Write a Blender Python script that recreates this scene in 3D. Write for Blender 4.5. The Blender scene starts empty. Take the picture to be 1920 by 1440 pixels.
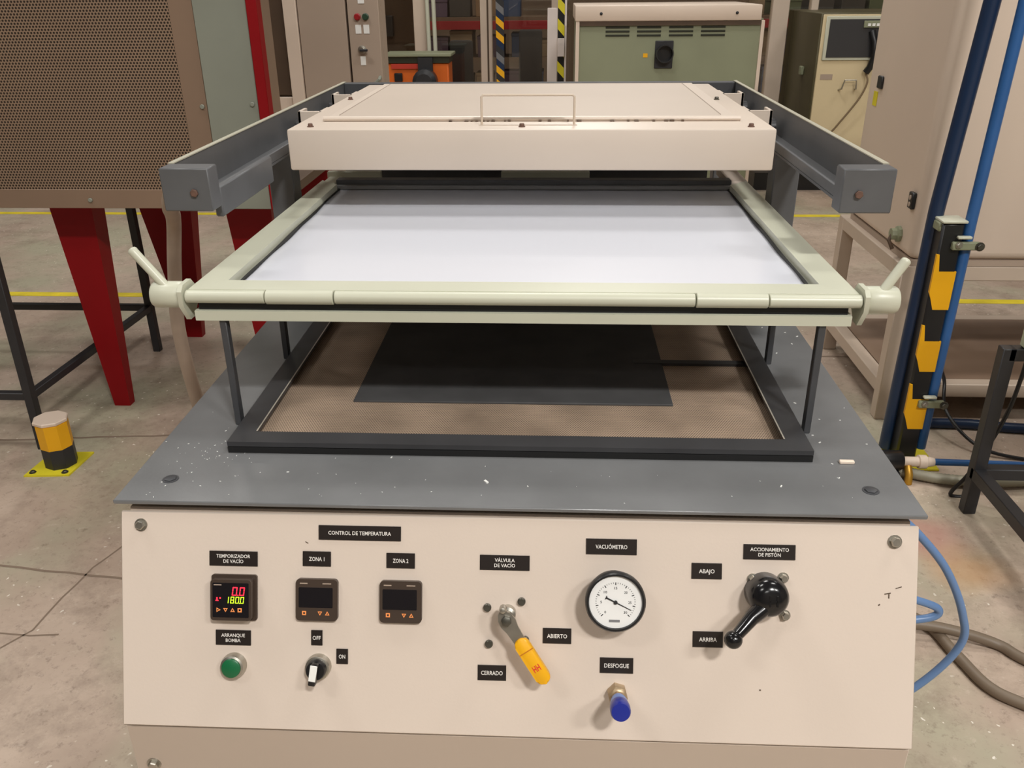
import bpy, bmesh, math, random
from mathutils import Vector, Matrix
random.seed(7)
SC = bpy.context.scene
COL = SC.collection

# ------------------------------------------------------------------ camera
cam_d = bpy.data.cameras.new('camera')
cam = bpy.data.objects.new('camera', cam_d)
COL.objects.link(cam)
SC.camera = cam
cam_d.sensor_width = 36.0
cam_d.lens = 1617.93 / 1920 * 36.0
cam_d.clip_start = 0.02
PIT, YAW, ROL = 0.4349, -0.0513, -0.0091
_f = Vector((math.sin(YAW) * math.cos(PIT), math.cos(YAW) * math.cos(PIT), -math.sin(PIT)))
_r = Vector((math.cos(YAW), -math.sin(YAW), 0))
_u = _r.cross(_f)
_r2 = _r * math.cos(ROL) + _u * math.sin(ROL)
_u2 = -_r * math.sin(ROL) + _u * math.cos(ROL)
M = Matrix((_r2, _u2, -_f)).transposed().to_4x4()
M.translation = Vector((0.0444, -0.8300, 1.4417))
cam.matrix_world = M

# ------------------------------------------------------------------ world and exposure
W = bpy.data.worlds.new('world')
SC.world = W
W.use_nodes = True
W.node_tree.nodes['Background'].inputs[0].default_value = (0.9, 0.92, 1.0, 1)
W.node_tree.nodes['Background'].inputs[1].default_value = 0.03
SC.view_settings.view_transform = 'Standard'
SC.view_settings.look = 'None'
SC.view_settings.gamma = 1.0
SC.view_settings.use_curve_mapping = False
SC.view_settings.exposure = -0.12
LAMP_POWER = 58.0
KEY_POWER = 312.0
# ceiling lamps: (x, y, power)
LAMPS = [(1.75, -3.5, KEY_POWER), (-2.9, -2.4, 0.9 * LAMP_POWER), (-2.6, 0.9, 1.2 * LAMP_POWER), (2.2, 0.9, 1.0 * LAMP_POWER),
         (-0.3, 3.6, 1.5 * LAMP_POWER), (3.9, -3.6, 3.0 * LAMP_POWER), (-4.9, 3.4, LAMP_POWER), (4.2, 4.2, LAMP_POWER),
         (0.6, 7.9, 1.9 * LAMP_POWER), (-0.4, -5.6, LAMP_POWER), (-3.6, 7.6, 0.5 * LAMP_POWER)]
CEIL = 5.6

# ------------------------------------------------------------------ materials
def lin(c):
    return tuple(((v / 255) / 12.92 if v / 255 <= 0.04045 else ((v / 255 + 0.055) / 1.055) ** 2.4) for v in c)

MATS = {}
def mat(name, rgb, rough=0.5, metal=0.0, var=0.0, scale=6.0, bump=0.0, bscale=60.0, spec=0.5, emit=0.0, coat=0.0):
    if name in MATS:
        return MATS[name]
    m = bpy.data.materials.new(name)
    m.use_nodes = True
    nt = m.node_tree
    b = nt.nodes['Principled BSDF']
    c = lin(rgb)
    b.inputs['Base Color'].default_value = (*c, 1)
    b.inputs['Roughness'].default_value = rough
    b.inputs['Metallic'].default_value = metal
    b.inputs['Specular IOR Level'].default_value = spec
    b.inputs['Coat Weight'].default_value = coat
    if emit:
        b.inputs['Emission Color'].default_value = (*c, 1)
        b.inputs['Emission Strength'].default_value = emit
    if var or bump:
        tc = nt.nodes.new('ShaderNodeTexCoord')
    if var:
        n = nt.nodes.new('ShaderNodeTexNoise')
        n.inputs['Scale'].default_value = scale
        n.inputs['Detail'].default_value = 5
        nt.links.new(tc.outputs['Object'], n.inputs['Vector'])
        r = nt.nodes.new('ShaderNodeValToRGB')
        r.color_ramp.elements[0].position = 0.3
        r.color_ramp.elements[1].position = 0.7
        r.color_ramp.elements[0].color = (*[max(0, v * (1 - var)) for v in c], 1)
        r.color_ramp.elements[1].color = (*[min(1, v * (1 + var)) for v in c], 1)
        nt.links.new(n.outputs['Fac'], r.inputs['Fac'])
        nt.links.new(r.outputs['Color'], b.inputs['Base Color'])
    if bump:
        n2 = nt.nodes.new('ShaderNodeTexNoise')
        n2.inputs['Scale'].default_value = bscale
        n2.inputs['Detail'].default_value = 3
        nt.links.new(tc.outputs['Object'], n2.inputs['Vector'])
        bp = nt.nodes.new('ShaderNodeBump')
        bp.inputs['Strength'].default_value = bump
        bp.inputs['Distance'].default_value = 0.002
        nt.links.new(n2.outputs['Fac'], bp.inputs['Height'])
        nt.links.new(bp.outputs['Normal'], b.inputs['Normal'])
    MATS[name] = m
    return m

def perforated(name, rgb, hole, pitch, axes=('X', 'Z'), radius=0.3, rough=0.5, metal=0.3, var=0.2, vscale=3.0, bump=0.4):
    """sheet metal with a staggered pattern of punched holes"""
    m = bpy.data.materials.new(name)
    m.use_nodes = True
    nt = m.node_tree
    N, Lk = nt.nodes, nt.links
    b = N['Principled BSDF']
    b.inputs['Roughness'].default_value = rough
    b.inputs['Metallic'].default_value = metal
    tc = N.new('ShaderNodeTexCoord')
    sp = N.new('ShaderNodeSeparateXYZ')
    Lk.new(tc.outputs['Object'], sp.inputs[0])
    def mth(op, a, bb=None, c=None):
        n = N.new('ShaderNodeMath'); n.operation = op
        for i, v in enumerate((a, bb, c)):
            if v is None: continue
            if isinstance(v, (int, float)): n.inputs[i].default_value = v
            else: Lk.new(v, n.inputs[i])
        return n.outputs[0]
    px, py = pitch, pitch * 1.732
    u = mth('DIVIDE', sp.outputs[axes[0]], px)
    v = mth('DIVIDE', sp.outputs[axes[1]], py)
    def dist(off):
        a = mth('SUBTRACT', mth('FRACT', mth('ADD', u, 100.0 + off)), 0.5)
        c = mth('MULTIPLY', mth('SUBTRACT', mth('FRACT', mth('ADD', v, 100.0 + off)), 0.5), 1.732)
        return mth('SQRT', mth('ADD', mth('MULTIPLY', a, a), mth('MULTIPLY', c, c)))
    d = mth('MINIMUM', dist(0.0), dist(0.5))
    mask = mth('LESS_THAN', d, radius)
    n = N.new('ShaderNodeTexNoise'); n.inputs['Scale'].default_value = vscale; n.inputs['Detail'].default_value = 6
    Lk.new(tc.outputs['Object'], n.inputs['Vector'])
    c = lin(rgb)
    r = N.new('ShaderNodeValToRGB')
    r.color_ramp.elements[0].position = 0.3; r.color_ramp.elements[1].position = 0.7
    r.color_ramp.elements[0].color = (*[x * (1 - var) for x in c], 1)
    r.color_ramp.elements[1].color = (*[min(1, x * (1 + var)) for x in c], 1)
    Lk.new(n.outputs['Fac'], r.inputs['Fac'])
    mx = N.new('ShaderNodeMix'); mx.data_type = 'RGBA'
    Lk.new(mask, mx.inputs['Factor'])
    Lk.new(r.outputs['Color'], mx.inputs['A'])
    mx.inputs['B'].default_value = (*lin(hole), 1)
    Lk.new(mx.outputs['Result'], b.inputs['Base Color'])
    bp = N.new('ShaderNodeBump'); bp.inputs['Strength'].default_value = bump; bp.inputs['Distance'].default_value = 0.001
    bp.invert = True
    Lk.new(mask, bp.inputs['Height'])
    Lk.new(bp.outputs['Normal'], b.inputs['Normal'])
    MATS[name] = m
    return m

cream = mat('cream_paint', (213, 199, 186), 0.27, var=0.03, scale=2.5, bump=0.05, bscale=300)
creamshade = mat('cream_paint_shaded', (188, 172, 157), 0.4, var=0.04, scale=2.5)  # darker copy of the cream, shade on the upright front put into colour
ivory = mat('ivory_enamel', (196, 197, 178), 0.35, var=0.03, scale=5)
hood = mat('hood_enamel', (208, 194, 180), 0.4, var=0.03, scale=3)
hoodlid = mat('hood_lid_enamel', (194, 180, 166), 0.45, var=0.03, scale=3)
tgrey = mat('table_grey_paint', (112, 113, 114), 0.27, var=0.13, scale=7, bump=0.06, bscale=200)
rgrey = mat('rail_grey_paint', (88, 89, 91), 0.42, var=0.1, scale=14)
dgrey = mat('dark_grey_paint', (66, 67, 70), 0.45, var=0.12, scale=20)
black = mat('black_plastic', (24, 24, 26), 0.35)
gblack = mat('gloss_black_plastic', (20, 20, 22), 0.18)
blackm = mat('black_steel', (38, 38, 41), 0.45, var=0.12, scale=10)
frameblk = mat('frame_black_paint', (58, 58, 60), 0.42, var=0.14, scale=12)
rubber = mat('black_rubber', (18, 18, 19), 0.7)
steel = mat('zinc_steel', (176, 172, 162), 0.32, metal=0.9, var=0.1, scale=60)
darksteel = mat('dark_bolt_steel', (96, 94, 86), 0.4, metal=0.8, var=0.2, scale=80)
rust = mat('rusty_bolt', (98, 72, 60), 0.7, var=0.3, scale=90)
white = mat('white_plastic', (236, 236, 232), 0.4)
sheetm = mat('white_plastic_sheet', (209, 211, 219), 0.22, spec=0.45)
redp = mat('red_paint', (134, 4, 14), 0.5, var=0.06, scale=6, spec=0.25)
olive = mat('grey_green_enamel', (134, 138, 112), 0.5, var=0.05, scale=4)
alu = mat('dull_aluminium', (142, 146, 134), 0.5, metal=0.25, var=0.08, scale=3)
brownp = mat('brown_sheet_metal', (140, 117, 98), 0.5, metal=0.2, var=0.08, scale=3)
taupe = mat('taupe_enamel', (168, 150, 134), 0.5, var=0.03, scale=3)
beige = mat('beige_enamel', (214, 196, 179), 0.45, var=0.03, scale=2)
beige2 = mat('beige_tube_paint', (190, 173, 156), 0.5, var=0.05, scale=5)
darkbay = mat('dark_brown_panel', (78, 60, 44), 0.6, var=0.15, scale=5)
yellow = mat('safety_yellow', (232, 170, 10), 0.45, var=0.05, scale=8)
lemon = mat('lemon_yellow', (214, 200, 40), 0.55, var=0.12, scale=6)
lineyel = mat('floor_line_yellow', (222, 200, 44), 0.6, var=0.18, scale=9)
navy = mat('navy_tube', (20, 42, 72), 0.35, var=0.08, scale=5)
bluem = mat('blue_tube', (44, 92, 150), 0.35, var=0.08, scale=6)
bluehose = mat('blue_hose', (98, 130, 174), 0.35)
bluecap = mat('dark_blue_plastic', (30, 44, 138), 0.3)
bluebar = mat('blue_barrel', (96, 130, 196), 0.3)
brownhose = mat('taupe_rubber_hose', (118, 104, 88), 0.5)
greyhose = mat('grey_corrugated_hose', (140, 136, 118), 0.45)
orange = mat('orange_paint', (206, 96, 22), 0.45, var=0.08, scale=8)
plate = mat('black_engraved_plate', (34, 28, 26), 0.35)
ptext = mat('white_lettering', (226, 222, 216), 0.5)
green = mat('green_button', (18, 98, 58), 0.35)
brass = mat('dull_brass', (168, 146, 116), 0.4, metal=0.5, var=0.1, scale=50)
dial = mat('dial_white', (228, 228, 226), 0.5)
ink = mat('black_ink', (30, 30, 32), 0.6)
ctrl = mat('controller_bezel', (62, 50, 42), 0.4)
glassblk = mat('display_glass', (22, 20, 24), 0.12)
ledred = mat('led_red', (255, 40, 62), 0.5, emit=1.6)
ledgrn = mat('led_lime', (190, 235, 40), 0.5, emit=1.1)
icon = mat('orange_icon', (244, 150, 84), 0.5)
redink = mat('red_ink', (214, 40, 44), 0.5)
trayrect = mat('dark_tray_tone', (68, 68, 69), 0.75, var=0.18, scale=14)
chipm = mat('cream_chip', (236, 218, 200), 0.5)
perf_oven = perforated('oven_mesh', (154, 130, 108), (44, 32, 24), 0.0098, ('X', 'Z'), 0.33, var=0.1, vscale=2.0)
perf_tray = perforated('tray_mesh', (188, 166, 145), (98, 82, 68), 0.0034, ('X', 'Y'), 0.27, rough=0.42, metal=0.15, var=0.3, vscale=9.0, bump=0.15)

Y0F, Y1F = -7.0, 11.0
def floor_material():
    m = bpy.data.materials.new('worn_concrete')
    m.use_nodes = True
    nt = m.node_tree; N, Lk = nt.nodes, nt.links
    b = N['Principled BSDF']; b.inputs['Roughness'].default_value = 0.5
    tc = N.new('ShaderNodeTexCoord')
    def noise(scale, detail=5, rough=0.55):
        n = N.new('ShaderNodeTexNoise'); n.inputs['Scale'].default_value = scale
        n.inputs['Detail'].default_value = detail; n.inputs['Roughness'].default_value = rough
        Lk.new(tc.outputs['Object'], n.inputs['Vector']); return n.outputs['Fac']
    def ramp(fac, a, ca, bb, cb):
        r = N.new('ShaderNodeValToRGB')
        r.color_ramp.elements[0].position = a; r.color_ramp.elements[1].position = bb
        r.color_ramp.elements[0].color = (*ca, 1); r.color_ramp.elements[1].color = (*cb, 1)
        Lk.new(fac, r.inputs['Fac']); return r.outputs['Color']
    def mix(fac, A, B):
        n = N.new('ShaderNodeMix'); n.data_type = 'RGBA'
        if isinstance(fac, float): n.inputs['Factor'].default_value = fac
        else: Lk.new(fac, n.inputs['Factor'])
        for k, v in (('A', A), ('B', B)):
            if isinstance(v, tuple): n.inputs[k].default_value = (*v, 1)
            else: Lk.new(v, n.inputs[k])
        return n.outputs['Result']
    base = ramp(noise(1.1, 8, 0.65), 0.32, lin((156, 136, 120)), 0.68, lin((200, 181, 164)))
    gmask = ramp(noise(1.5, 5), 0.46, (0, 0, 0), 0.62, (0.62, 0.62, 0.62))
    c1 = mix(gmask, base, lin((164, 166, 140)))
    grime = ramp(noise(4.5, 9, 0.75), 0.48, (0, 0, 0), 0.72, (0.6, 0.6, 0.6))
    c2 = mix(grime, c1, lin((112, 95, 80)))
    dust = ramp(noise(46, 4, 0.8), 0.56, (0, 0, 0), 0.74, (0.55, 0.55, 0.55))
    c2 = mix(dust, c2, lin((96, 80, 66)))
    pale = ramp(noise(19, 6, 0.75), 0.58, (0, 0, 0), 0.74, (0.5, 0.5, 0.5))
    c2 = mix(pale, c2, lin((206, 192, 176)))
    v = N.new('ShaderNodeTexVoronoi'); v.inputs['Scale'].default_value = 34
    wob = N.new('ShaderNodeVectorMath'); wob.operation = 'ADD'
    wn = N.new('ShaderNodeTexNoise'); wn.inputs['Scale'].default_value = 60
    Lk.new(tc.outputs['Object'], wn.inputs['Vector'])
    ws = N.new('ShaderNodeVectorMath'); ws.operation = 'SCALE'; ws.inputs['Scale'].default_value = 0.02
    Lk.new(wn.outputs['Color'], ws.inputs[0]); Lk.new(tc.outputs['Object'], wob.inputs[0]); Lk.new(ws.outputs[0], wob.inputs[1])
    Lk.new(wob.outputs[0], v.inputs['Vector'])
    sp = ramp(v.outputs['Distance'], 0.09, (1, 1, 1), 0.13, (0, 0, 0))
    n9 = ramp(noise(1.7, 3), 0.46, (0, 0, 0), 0.54, (1, 1, 1))
    mm = N.new('ShaderNodeMath'); mm.operation = 'MULTIPLY'
    Lk.new(sp, mm.inputs[0]); Lk.new(n9, mm.inputs[1])
    c3 = mix(mm.outputs[0], c2, lin((226, 219, 206)))
    # faded pink and orange paint stain, floor origin is the slab centre
    def blob(px, py, rad, col, A):
        d = N.new('ShaderNodeVectorMath'); d.operation = 'DISTANCE'
        Lk.new(wv.outputs[0], d.inputs[0]); d.inputs[1].default_value = (px, py - (Y0F + Y1F) / 2, 0.05)
        k = ramp(d.outputs['Value'], rad * 0.35, (0.6, 0.6, 0.6), rad, (0, 0, 0))
        return mix(k, A, lin(col))
    wv = N.new('ShaderNodeVectorMath'); wv.operation = 'ADD'
    nn = N.new('ShaderNodeTexNoise'); nn.inputs['Scale'].default_value = 5
    Lk.new(tc.outputs['Object'], nn.inputs['Vector'])
    sc = N.new('ShaderNodeVectorMath'); sc.operation = 'SCALE'; sc.inputs['Scale'].default_value = 0.12
    sb = N.new('ShaderNodeVectorMath'); sb.operation = 'SUBTRACT'; sb.inputs[1].default_value = (0.5, 0.5, 0.5)
    Lk.new(nn.outputs['Color'], sb.inputs[0]); Lk.new(sb.outputs[0], sc.inputs[0])
    Lk.new(tc.outputs['Object'], wv.inputs[0]); Lk.new(sc.outputs[0], wv.inputs[1])
    c3 = blob(1.13, 1.28, 0.13, (176, 118, 108), c3)
    c3 = blob(1.17, 1.13, 0.13, (190, 148, 104), c3)
    Lk.new(c3, b.inputs['Base Color'])
    bp = N.new('ShaderNodeBump'); bp.inputs['Strength'].default_value = 0.15; bp.inputs['Distance'].default_value = 0.004
    Lk.new(noise(30, 6), bp.inputs['Height']); Lk.new(bp.outputs['Normal'], b.inputs['Normal'])
    return m
floorm = floor_material()

def glass_material():
    m = bpy.data.materials.new('clear_pane'); m.use_nodes = True
    nt = m.node_tree; N, Lk = nt.nodes, nt.links
    out = N['Material Output']; N.remove(N['Principled BSDF'])
    t = N.new('ShaderNodeBsdfTransparent'); t.inputs[0].default_value = (0.86, 0.84, 0.8, 1)
    g = N.new('ShaderNodeBsdfGlossy'); g.inputs['Roughness'].default_value = 0.02
    mx = N.new('ShaderNodeMixShader'); mx.inputs[0].default_value = 0.05
    Lk.new(t.outputs[0], mx.inputs[1]); Lk.new(g.outputs[0], mx.inputs[2]); Lk.new(mx.outputs[0], out.inputs[0])
    return m
glassm = glass_material()

# ------------------------------------------------------------------ mesh helpers
class MB:
    def __init__(s):
        s.bm = bmesh.new()
    def box(s, lo, hi, bev=0.0, mi=0, seg=1, M=None):
        r = bmesh.ops.create_cube(s.bm, size=1.0)
        vs = r['verts']
        c = [(a + b) / 2 for a, b in zip(lo, hi)]
        d = [max(1e-6, b - a) for a, b in zip(lo, hi)]
        for v in vs:
            v.co = Vector((c[0] + v.co.x * d[0], c[1] + v.co.y * d[1], c[2] + v.co.z * d[2]))
        fs = list({f for v in vs for f in v.link_faces})
        for f in fs: f.material_index = mi
        if bev > 0:
            es = list({e for v in vs for e in v.link_edges})
            rr = bmesh.ops.bevel(s.bm, geom=es, offset=min(bev, min(d) * 0.45), segments=seg, profile=0.5, affect='EDGES')
            for f in rr['faces']: f.material_index = mi
            vs = list({v for f in rr['faces'] for v in f.verts} | {v for v in vs if v.is_valid})
        if M is not None:
            for v in vs: v.co = M @ v.co
        return s
    def prism(s, pts, o, ux, uy, uz, depth, mi=0):
        """closed polygon pts in the ux,uy plane at o, extruded along uz by depth"""
        o, ux, uy, uz = Vector(o), Vector(ux), Vector(uy), Vector(uz)
        a = [s.bm.verts.new(o + ux * x + uy * y) for x, y in pts]
        b = [s.bm.verts.new(o + ux * x + uy * y + uz * depth) for x, y in pts]
        n = len(pts)
        fs = [s.bm.faces.new(a[::-1]), s.bm.faces.new(b)]
        for i in range(n):
            fs.append(s.bm.faces.new((a[i], a[(i + 1) % n], b[(i + 1) % n], b[i])))
        for f in fs: f.material_index = mi
        return s
    def tube(s, pts, r, seg=10, mi=0, closed=False, radii=None):
        pts = [Vector(p) for p in pts]
        n = len(pts)
        rings = []
        t0 = (pts[1] - pts[0]).normalized()
        nrm = t0.orthogonal().normalized()
        for i, p in enumerate(pts):
            if i == 0: t = pts[1] - pts[0]
            elif i == n - 1: t = pts[-1] - pts[-2]
            else: t = (pts[i + 1] - pts[i]).normalized() + (pts[i] - pts[i - 1]).normalized()
            t.normalize()
            nrm = (nrm - t * nrm.dot(t)).normalized()
            bn = t.cross(nrm)
            rr = radii[i] if radii else r
            rings.append([s.bm.verts.new(p + (nrm * math.cos(2 * math.pi * k / seg) + bn * math.sin(2 * math.pi * k / seg)) * rr) for k in range(seg)])
        for i in range(n - 1):
            for k in range(seg):
                f = s.bm.faces.new((rings[i][k], rings[i][(k + 1) % seg], rings[i + 1][(k + 1) % seg], rings[i + 1][k])); f.material_index = mi
        f = s.bm.faces.new(rings[0][::-1]); f.material_index = mi
        f = s.bm.faces.new(rings[-1]); f.material_index = mi
        return s
    def cyl(s, p0, p1, r0, r1=None, seg=16, mi=0):
        return s.tube([p0, p1], r0, seg, mi, radii=[r0, r1 if r1 is not None else r0])
    def lathe(s, prof, o=(0, 0, 0), ax=(0, 0, 1), seg=24, mi=0):
        """prof: list of (radius, height along ax)"""
        o, ax = Vector(o), Vector(ax).normalized()
        e1 = ax.orthogonal().normalized(); e2 = ax.cross(e1)
        rings = []
        for r, h in prof:
            if r < 1e-7: rings.append([s.bm.verts.new(o + ax * h)])
            else: rings.append([s.bm.verts.new(o + ax * h + (e1 * math.cos(2 * math.pi * k / seg) + e2 * math.sin(2 * math.pi * k / seg)) * r) for k in range(seg)])
        for a, b in zip(rings, rings[1:]):
            for k in range(seg):
                k2 = (k + 1) % seg
                if len(a) == 1 and len(b) == 1: continue
                if len(a) == 1: vs = (a[0], b[k2], b[k])
                elif len(b) == 1: vs = (a[k], a[k2], b[0])
                else: vs = (a[k], a[k2], b[k2], b[k])
                f = s.bm.faces.new(vs); f.material_index = mi
        if len(rings[0]) > 1: s.bm.faces.new(rings[0][::-1]).material_index = mi
        if len(rings[-1]) > 1: s.bm.faces.new(rings[-1]).material_index = mi
        return s
    def quad(s, a, b, c, d, mi=0):
        f = s.bm.faces.new([s.bm.verts.new(Vector(p)) for p in (a, b, c, d)]); f.material_index = mi
        return s

def wloc(o):
    p = Vector(o.location)
    while o.parent:
        o = o.parent; p += Vector(o.location)
    return p

def build(name, mb, mats, parent=None, label=None, M=None, base=False, ang=38):
    bm = mb.bm
    if M is not None:
        bmesh.ops.transform(bm, matrix=M, verts=bm.verts)
    bmesh.ops.recalc_face_normals(bm, faces=bm.faces)
    co = [v.co for v in bm.verts]
    lo = Vector([min(c[i] for c in co) for i in range(3)]); hi = Vector([max(c[i] for c in co) for i in range(3)])
    c = (lo + hi) / 2
    if base: c.z = lo.z
    for v in bm.verts: v.co -= c
    me = bpy.data.meshes.new(name)
    bm.to_mesh(me); bm.free()
    if not isinstance(mats, (list, tuple)): mats = [mats]
    for m in mats: me.materials.append(m)
    me.polygons.foreach_set('use_smooth', [True] * len(me.polygons))
    me.set_sharp_from_angle(angle=math.radians(ang))
    o = bpy.data.objects.new(name, me)
    COL.objects.link(o)
    o.location = c
    if parent is not None:
        o.parent = parent
        o.location = c - wloc(parent)
    if label: o['label'] = label
    return o

def tag(o, label, cat, group=None, kind=None):
    o['label'] = label; o['category'] = cat
    if group: o['group'] = group
    if kind: o['kind'] = kind
    return o

def thing(name, loc, label, cat, group=None):
    o = bpy.data.objects.new(name, None)
    o.empty_display_size = 0.1
    COL.objects.link(o); o.location = loc
    return tag(o, label, cat, group)

def struct(o, label=None):
    o['kind'] = 'structure'
    if label: o['label'] = label
    return o

def bolt(parent, p, ax=(0, 0, 1), r=0.007, h=0.004, m=None, name='bolt', seg=6, washer=True, label=None):
    mb = MB()
    if washer: mb.lathe([(r * 1.35, 0), (r * 1.35, h * 0.25), (0, h * 0.25)], p, ax, 14)
    mb.lathe([(r, h * 0.2), (r, h * 0.8), (r * 0.8, h), (0, h)], p, ax, seg)
    return build(name, mb, m or steel, parent, label)

def smooth_path(pts, n=8):
    """Catmull-Rom through pts"""
    P = [Vector(p) for p in pts]
    P = [P[0] * 2 - P[1]] + P + [P[-1] * 2 - P[-2]]
    out = []
    for i in range(1, len(P) - 2):
        for k in range(n):
            t = k / n
            a, b, c, d = P[i - 1], P[i], P[i + 1], P[i + 2]
            out.append(0.5 * ((2 * b) + (c - a) * t + (2 * a - 5 * b + 4 * c - d) * t * t + (3 * b - a - 3 * c + d) * t ** 3))
    out.append(P[-2])
    return out

def text_mb(lines, width, cap, gap=1.35, bold=0.014, thick=0.0002, align=True):
    """lettering as flat mesh centred on the origin in the xy plane; width in m for the widest line, cap height in m"""
    mb = MB()
    datas = []
    for ln in lines:
        cu = bpy.data.curves.new('t', 'FONT'); cu.body = ln; cu.size = 1.0; cu.offset = bold; cu.resolution_u = 2
        cu.align_x = 'CENTER'
        ob = bpy.data.objects.new('t', cu)
        COL.objects.link(ob)
        dg = bpy.context.evaluated_depsgraph_get(); dg.update()
        me = bpy.data.meshes.new_from_object(ob.evaluated_get(dg))
        xs = [v.co.x for v in me.vertices]
        datas.append((me, min(xs), max(xs)))
        bpy.data.objects.remove(ob); bpy.data.curves.remove(cu)
    wmax = max(b - a for _, a, b in datas)
    sx = width / wmax; sy = cap / 0.70
    n = len(lines)
    for i, (me, a, b) in enumerate(datas):
        y0 = ((n - 1) / 2 - i) * cap * gap - cap / 2
        off = (a + b) / 2
        vs = [mb.bm.verts.new(((v.co.x - off) * sx, v.co.y * sy + y0, 0)) for v in me.vertices]
        for p in me.polygons:
            try: mb.bm.faces.new([vs[k] for k in p.vertices])
            except ValueError: pass
        bpy.data.meshes.remove(me)
    return mb

# ================================================================== the setting
X0, X1, Y0, Y1 = -6.5, 6.5, -7.0, 11.0
floor = struct(build('floor', MB().box((X0, Y0, -0.1), (X1, Y1, 0.0)), floorm), 'worn grey brown concrete workshop floor')
wallm = mat('workshop_wall', (118, 110, 100), 0.8, var=0.04, scale=1)
wallb = mat('workshop_back_wall', (112, 94, 78), 0.8, var=0.1, scale=1.5)
ceilm = mat('ceiling_grey', (120, 118, 114), 0.9)
struct(build('wall_left', MB().box((X0 - 0.1, Y0, 0), (X0, Y1, CEIL)), wallm))
struct(build('wall_right', MB().box((X1, Y0, 0), (X1 + 0.1, Y1, CEIL)), wallm))
struct(build('wall_back', MB().box((X0, Y1, 0), (X1, Y1 + 0.1, CEIL)), wallb))
struct(build('wall_front', MB().box((X0, Y0 - 0.1, 0), (X1, Y0, CEIL)), wallm))
struct(build('ceiling', MB().box((X0, Y0, CEIL), (X1, Y1, CEIL + 0.1)), ceilm))
for y in (3.30, 5.02):
    build('yellow_line', MB().box((X0 + 0.1, y - 0.03, 0.0), (X1 - 0.1, y + 0.03, 0.0015)), lineyel, floor, 'faded yellow line painted across the floor')
# joints and cracks in the slab
jm = mat('joint_dark', (128, 110, 94), 0.8)
def crack(pts, w=0.006):
    mb = MB()
    fine = []
    for (a, b) in zip(pts, pts[1:]):
        n = max(2, int((Vector(b) - Vector(a)).length / 0.06))
        fine += [(a[0] + (b[0] - a[0]) * k / n + random.uniform(-.006, .006), a[1] + (b[1] - a[1]) * k / n + random.uniform(-.006, .006)) for k in range(n)]
    fine.append(pts[-1])
    for (a, b) in zip(fine, fine[1:]):
        a, b = Vector((*a, 0.0008)), Vector((*b, 0.0008)); d = (b - a).normalized(); s = Vector((-d.y, d.x, 0)) * w / 2
        mb.quad(a - s, b - s, b + s, a + s)
    build('slab_joint', mb, jm, floor)
crack([(-2.6, 1.10), (-1.47, 1.044), (-1.12, 0.998), (-0.6, 0.94)], 0.008)
crack([(-1.42, 0.45), (-1.235, 0.793), (-1.20, 1.04), (-1.05, 1.5), (-0.86, 2.0)], 0.005)
crack([(-1.9, 0.80), (-1.30, 0.772), (-1.158, 0.777)], 0.005)
crack([(-3.4, 1.72), (-2.0, 1.74), (-1.3, 1.80), (-0.8, 1.84)], 0.01)
crack([(0.6, 2.6), (1.3, 2.58), (2.6, 2.55)], 0.01)
crack([(1.0, 0.45), (1.25, 0.9), (1.5, 1.3)], 0.005)

# ceiling lamps (out of view, they light the hall)
lampw = mat('lamp_housing_white', (220, 220, 218), 0.5)
diff = mat('lamp_diffuser', (255, 250, 240), 0.5, emit=3.0)
for i, (lx, ly, pw) in enumerate(LAMPS):
    hx_, hy_ = (0.6, 0.3) if i else (0.3, 0.2)
    t = thing('ceiling_lamp', (lx, ly, CEIL - 0.09), 'white ceiling panel lamp, ' + ['nearest the operator', 'left of the operator', 'over the oven side', 'over the beige cabinet side', 'behind the heater', 'far right front', 'far left', 'far right', 'over the glass partition', 'behind the operator', 'far back left'][i], 'lamp', 'ceiling panel lamps')
    build('housing', MB().box((lx - hx_ - 0.05, ly - hy_ - 0.05, CEIL - 0.09), (lx + hx_ + 0.05, ly + hy_ + 0.05, CEIL), 0.005), lampw, t)
    build('diffuser', MB().box((lx - hx_, ly - hy_, CEIL - 0.094), (lx + hx_, ly + hy_, CEIL - 0.0895)), diff, t)
    ld = bpy.data.lights.new('panel_light', 'AREA'); ld.shape = 'RECTANGLE'; ld.size = 1.2 if i else 0.6; ld.size_y = 0.6 if i else 0.4
    ld.energy = pw; ld.color = (1.0, 0.975, 0.94)
    lo = bpy.data.objects.new('panel_light', ld); COL.objects.link(lo); lo.parent = t; lo.location = (0, 0, -0.02)

# ================================================================== thermoforming machine
TM = thing('thermoforming_machine', (0, 0.64, 0), 'cream and grey thermoforming machine with control panel, clamp frame and rails', 'machine')
HZ = 0.90
# cabinet under the table
PA = Vector((0, -0.0008, HZ - 0.0133)); PBv = Vector((0, -0.38419779, -0.92325081)); PN = Vector((0, -0.92325081, 0.38419779))
PL = 0.2551
mb = MB()
prof = [(0.012, 0.884), (-0.084, 0.649), (-0.084, 0.06), (1.36, 0.06), (1.36, 0.884)]
mb.prism(prof, (-0.452, 0, 0), (0, 1, 0), (0, 0, 1), (1, 0, 0), 0.904)
build('cabinet_body', mb, creamshade, TM)
build('lower_panel', MB().box((-0.456, -0.0945, 0.08), (0.456, -0.0865, 0.6465), 0.0015), creamshade, TM)
for x in (-0.433, 0.433): bolt(TM, (x, -0.0945, 0.585), (0, -1, 0), 0.0065, 0.006)
for x in (-0.4, 0.4):
    for y in (-0.03, 1.28):
        build('foot', MB().lathe([(0.03, 0), (0.03, 0.015), (0.012, 0.02), (0.012, 0.06)], (x, y, 0), (0, 0, 1), 16), blackm, TM)
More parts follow.
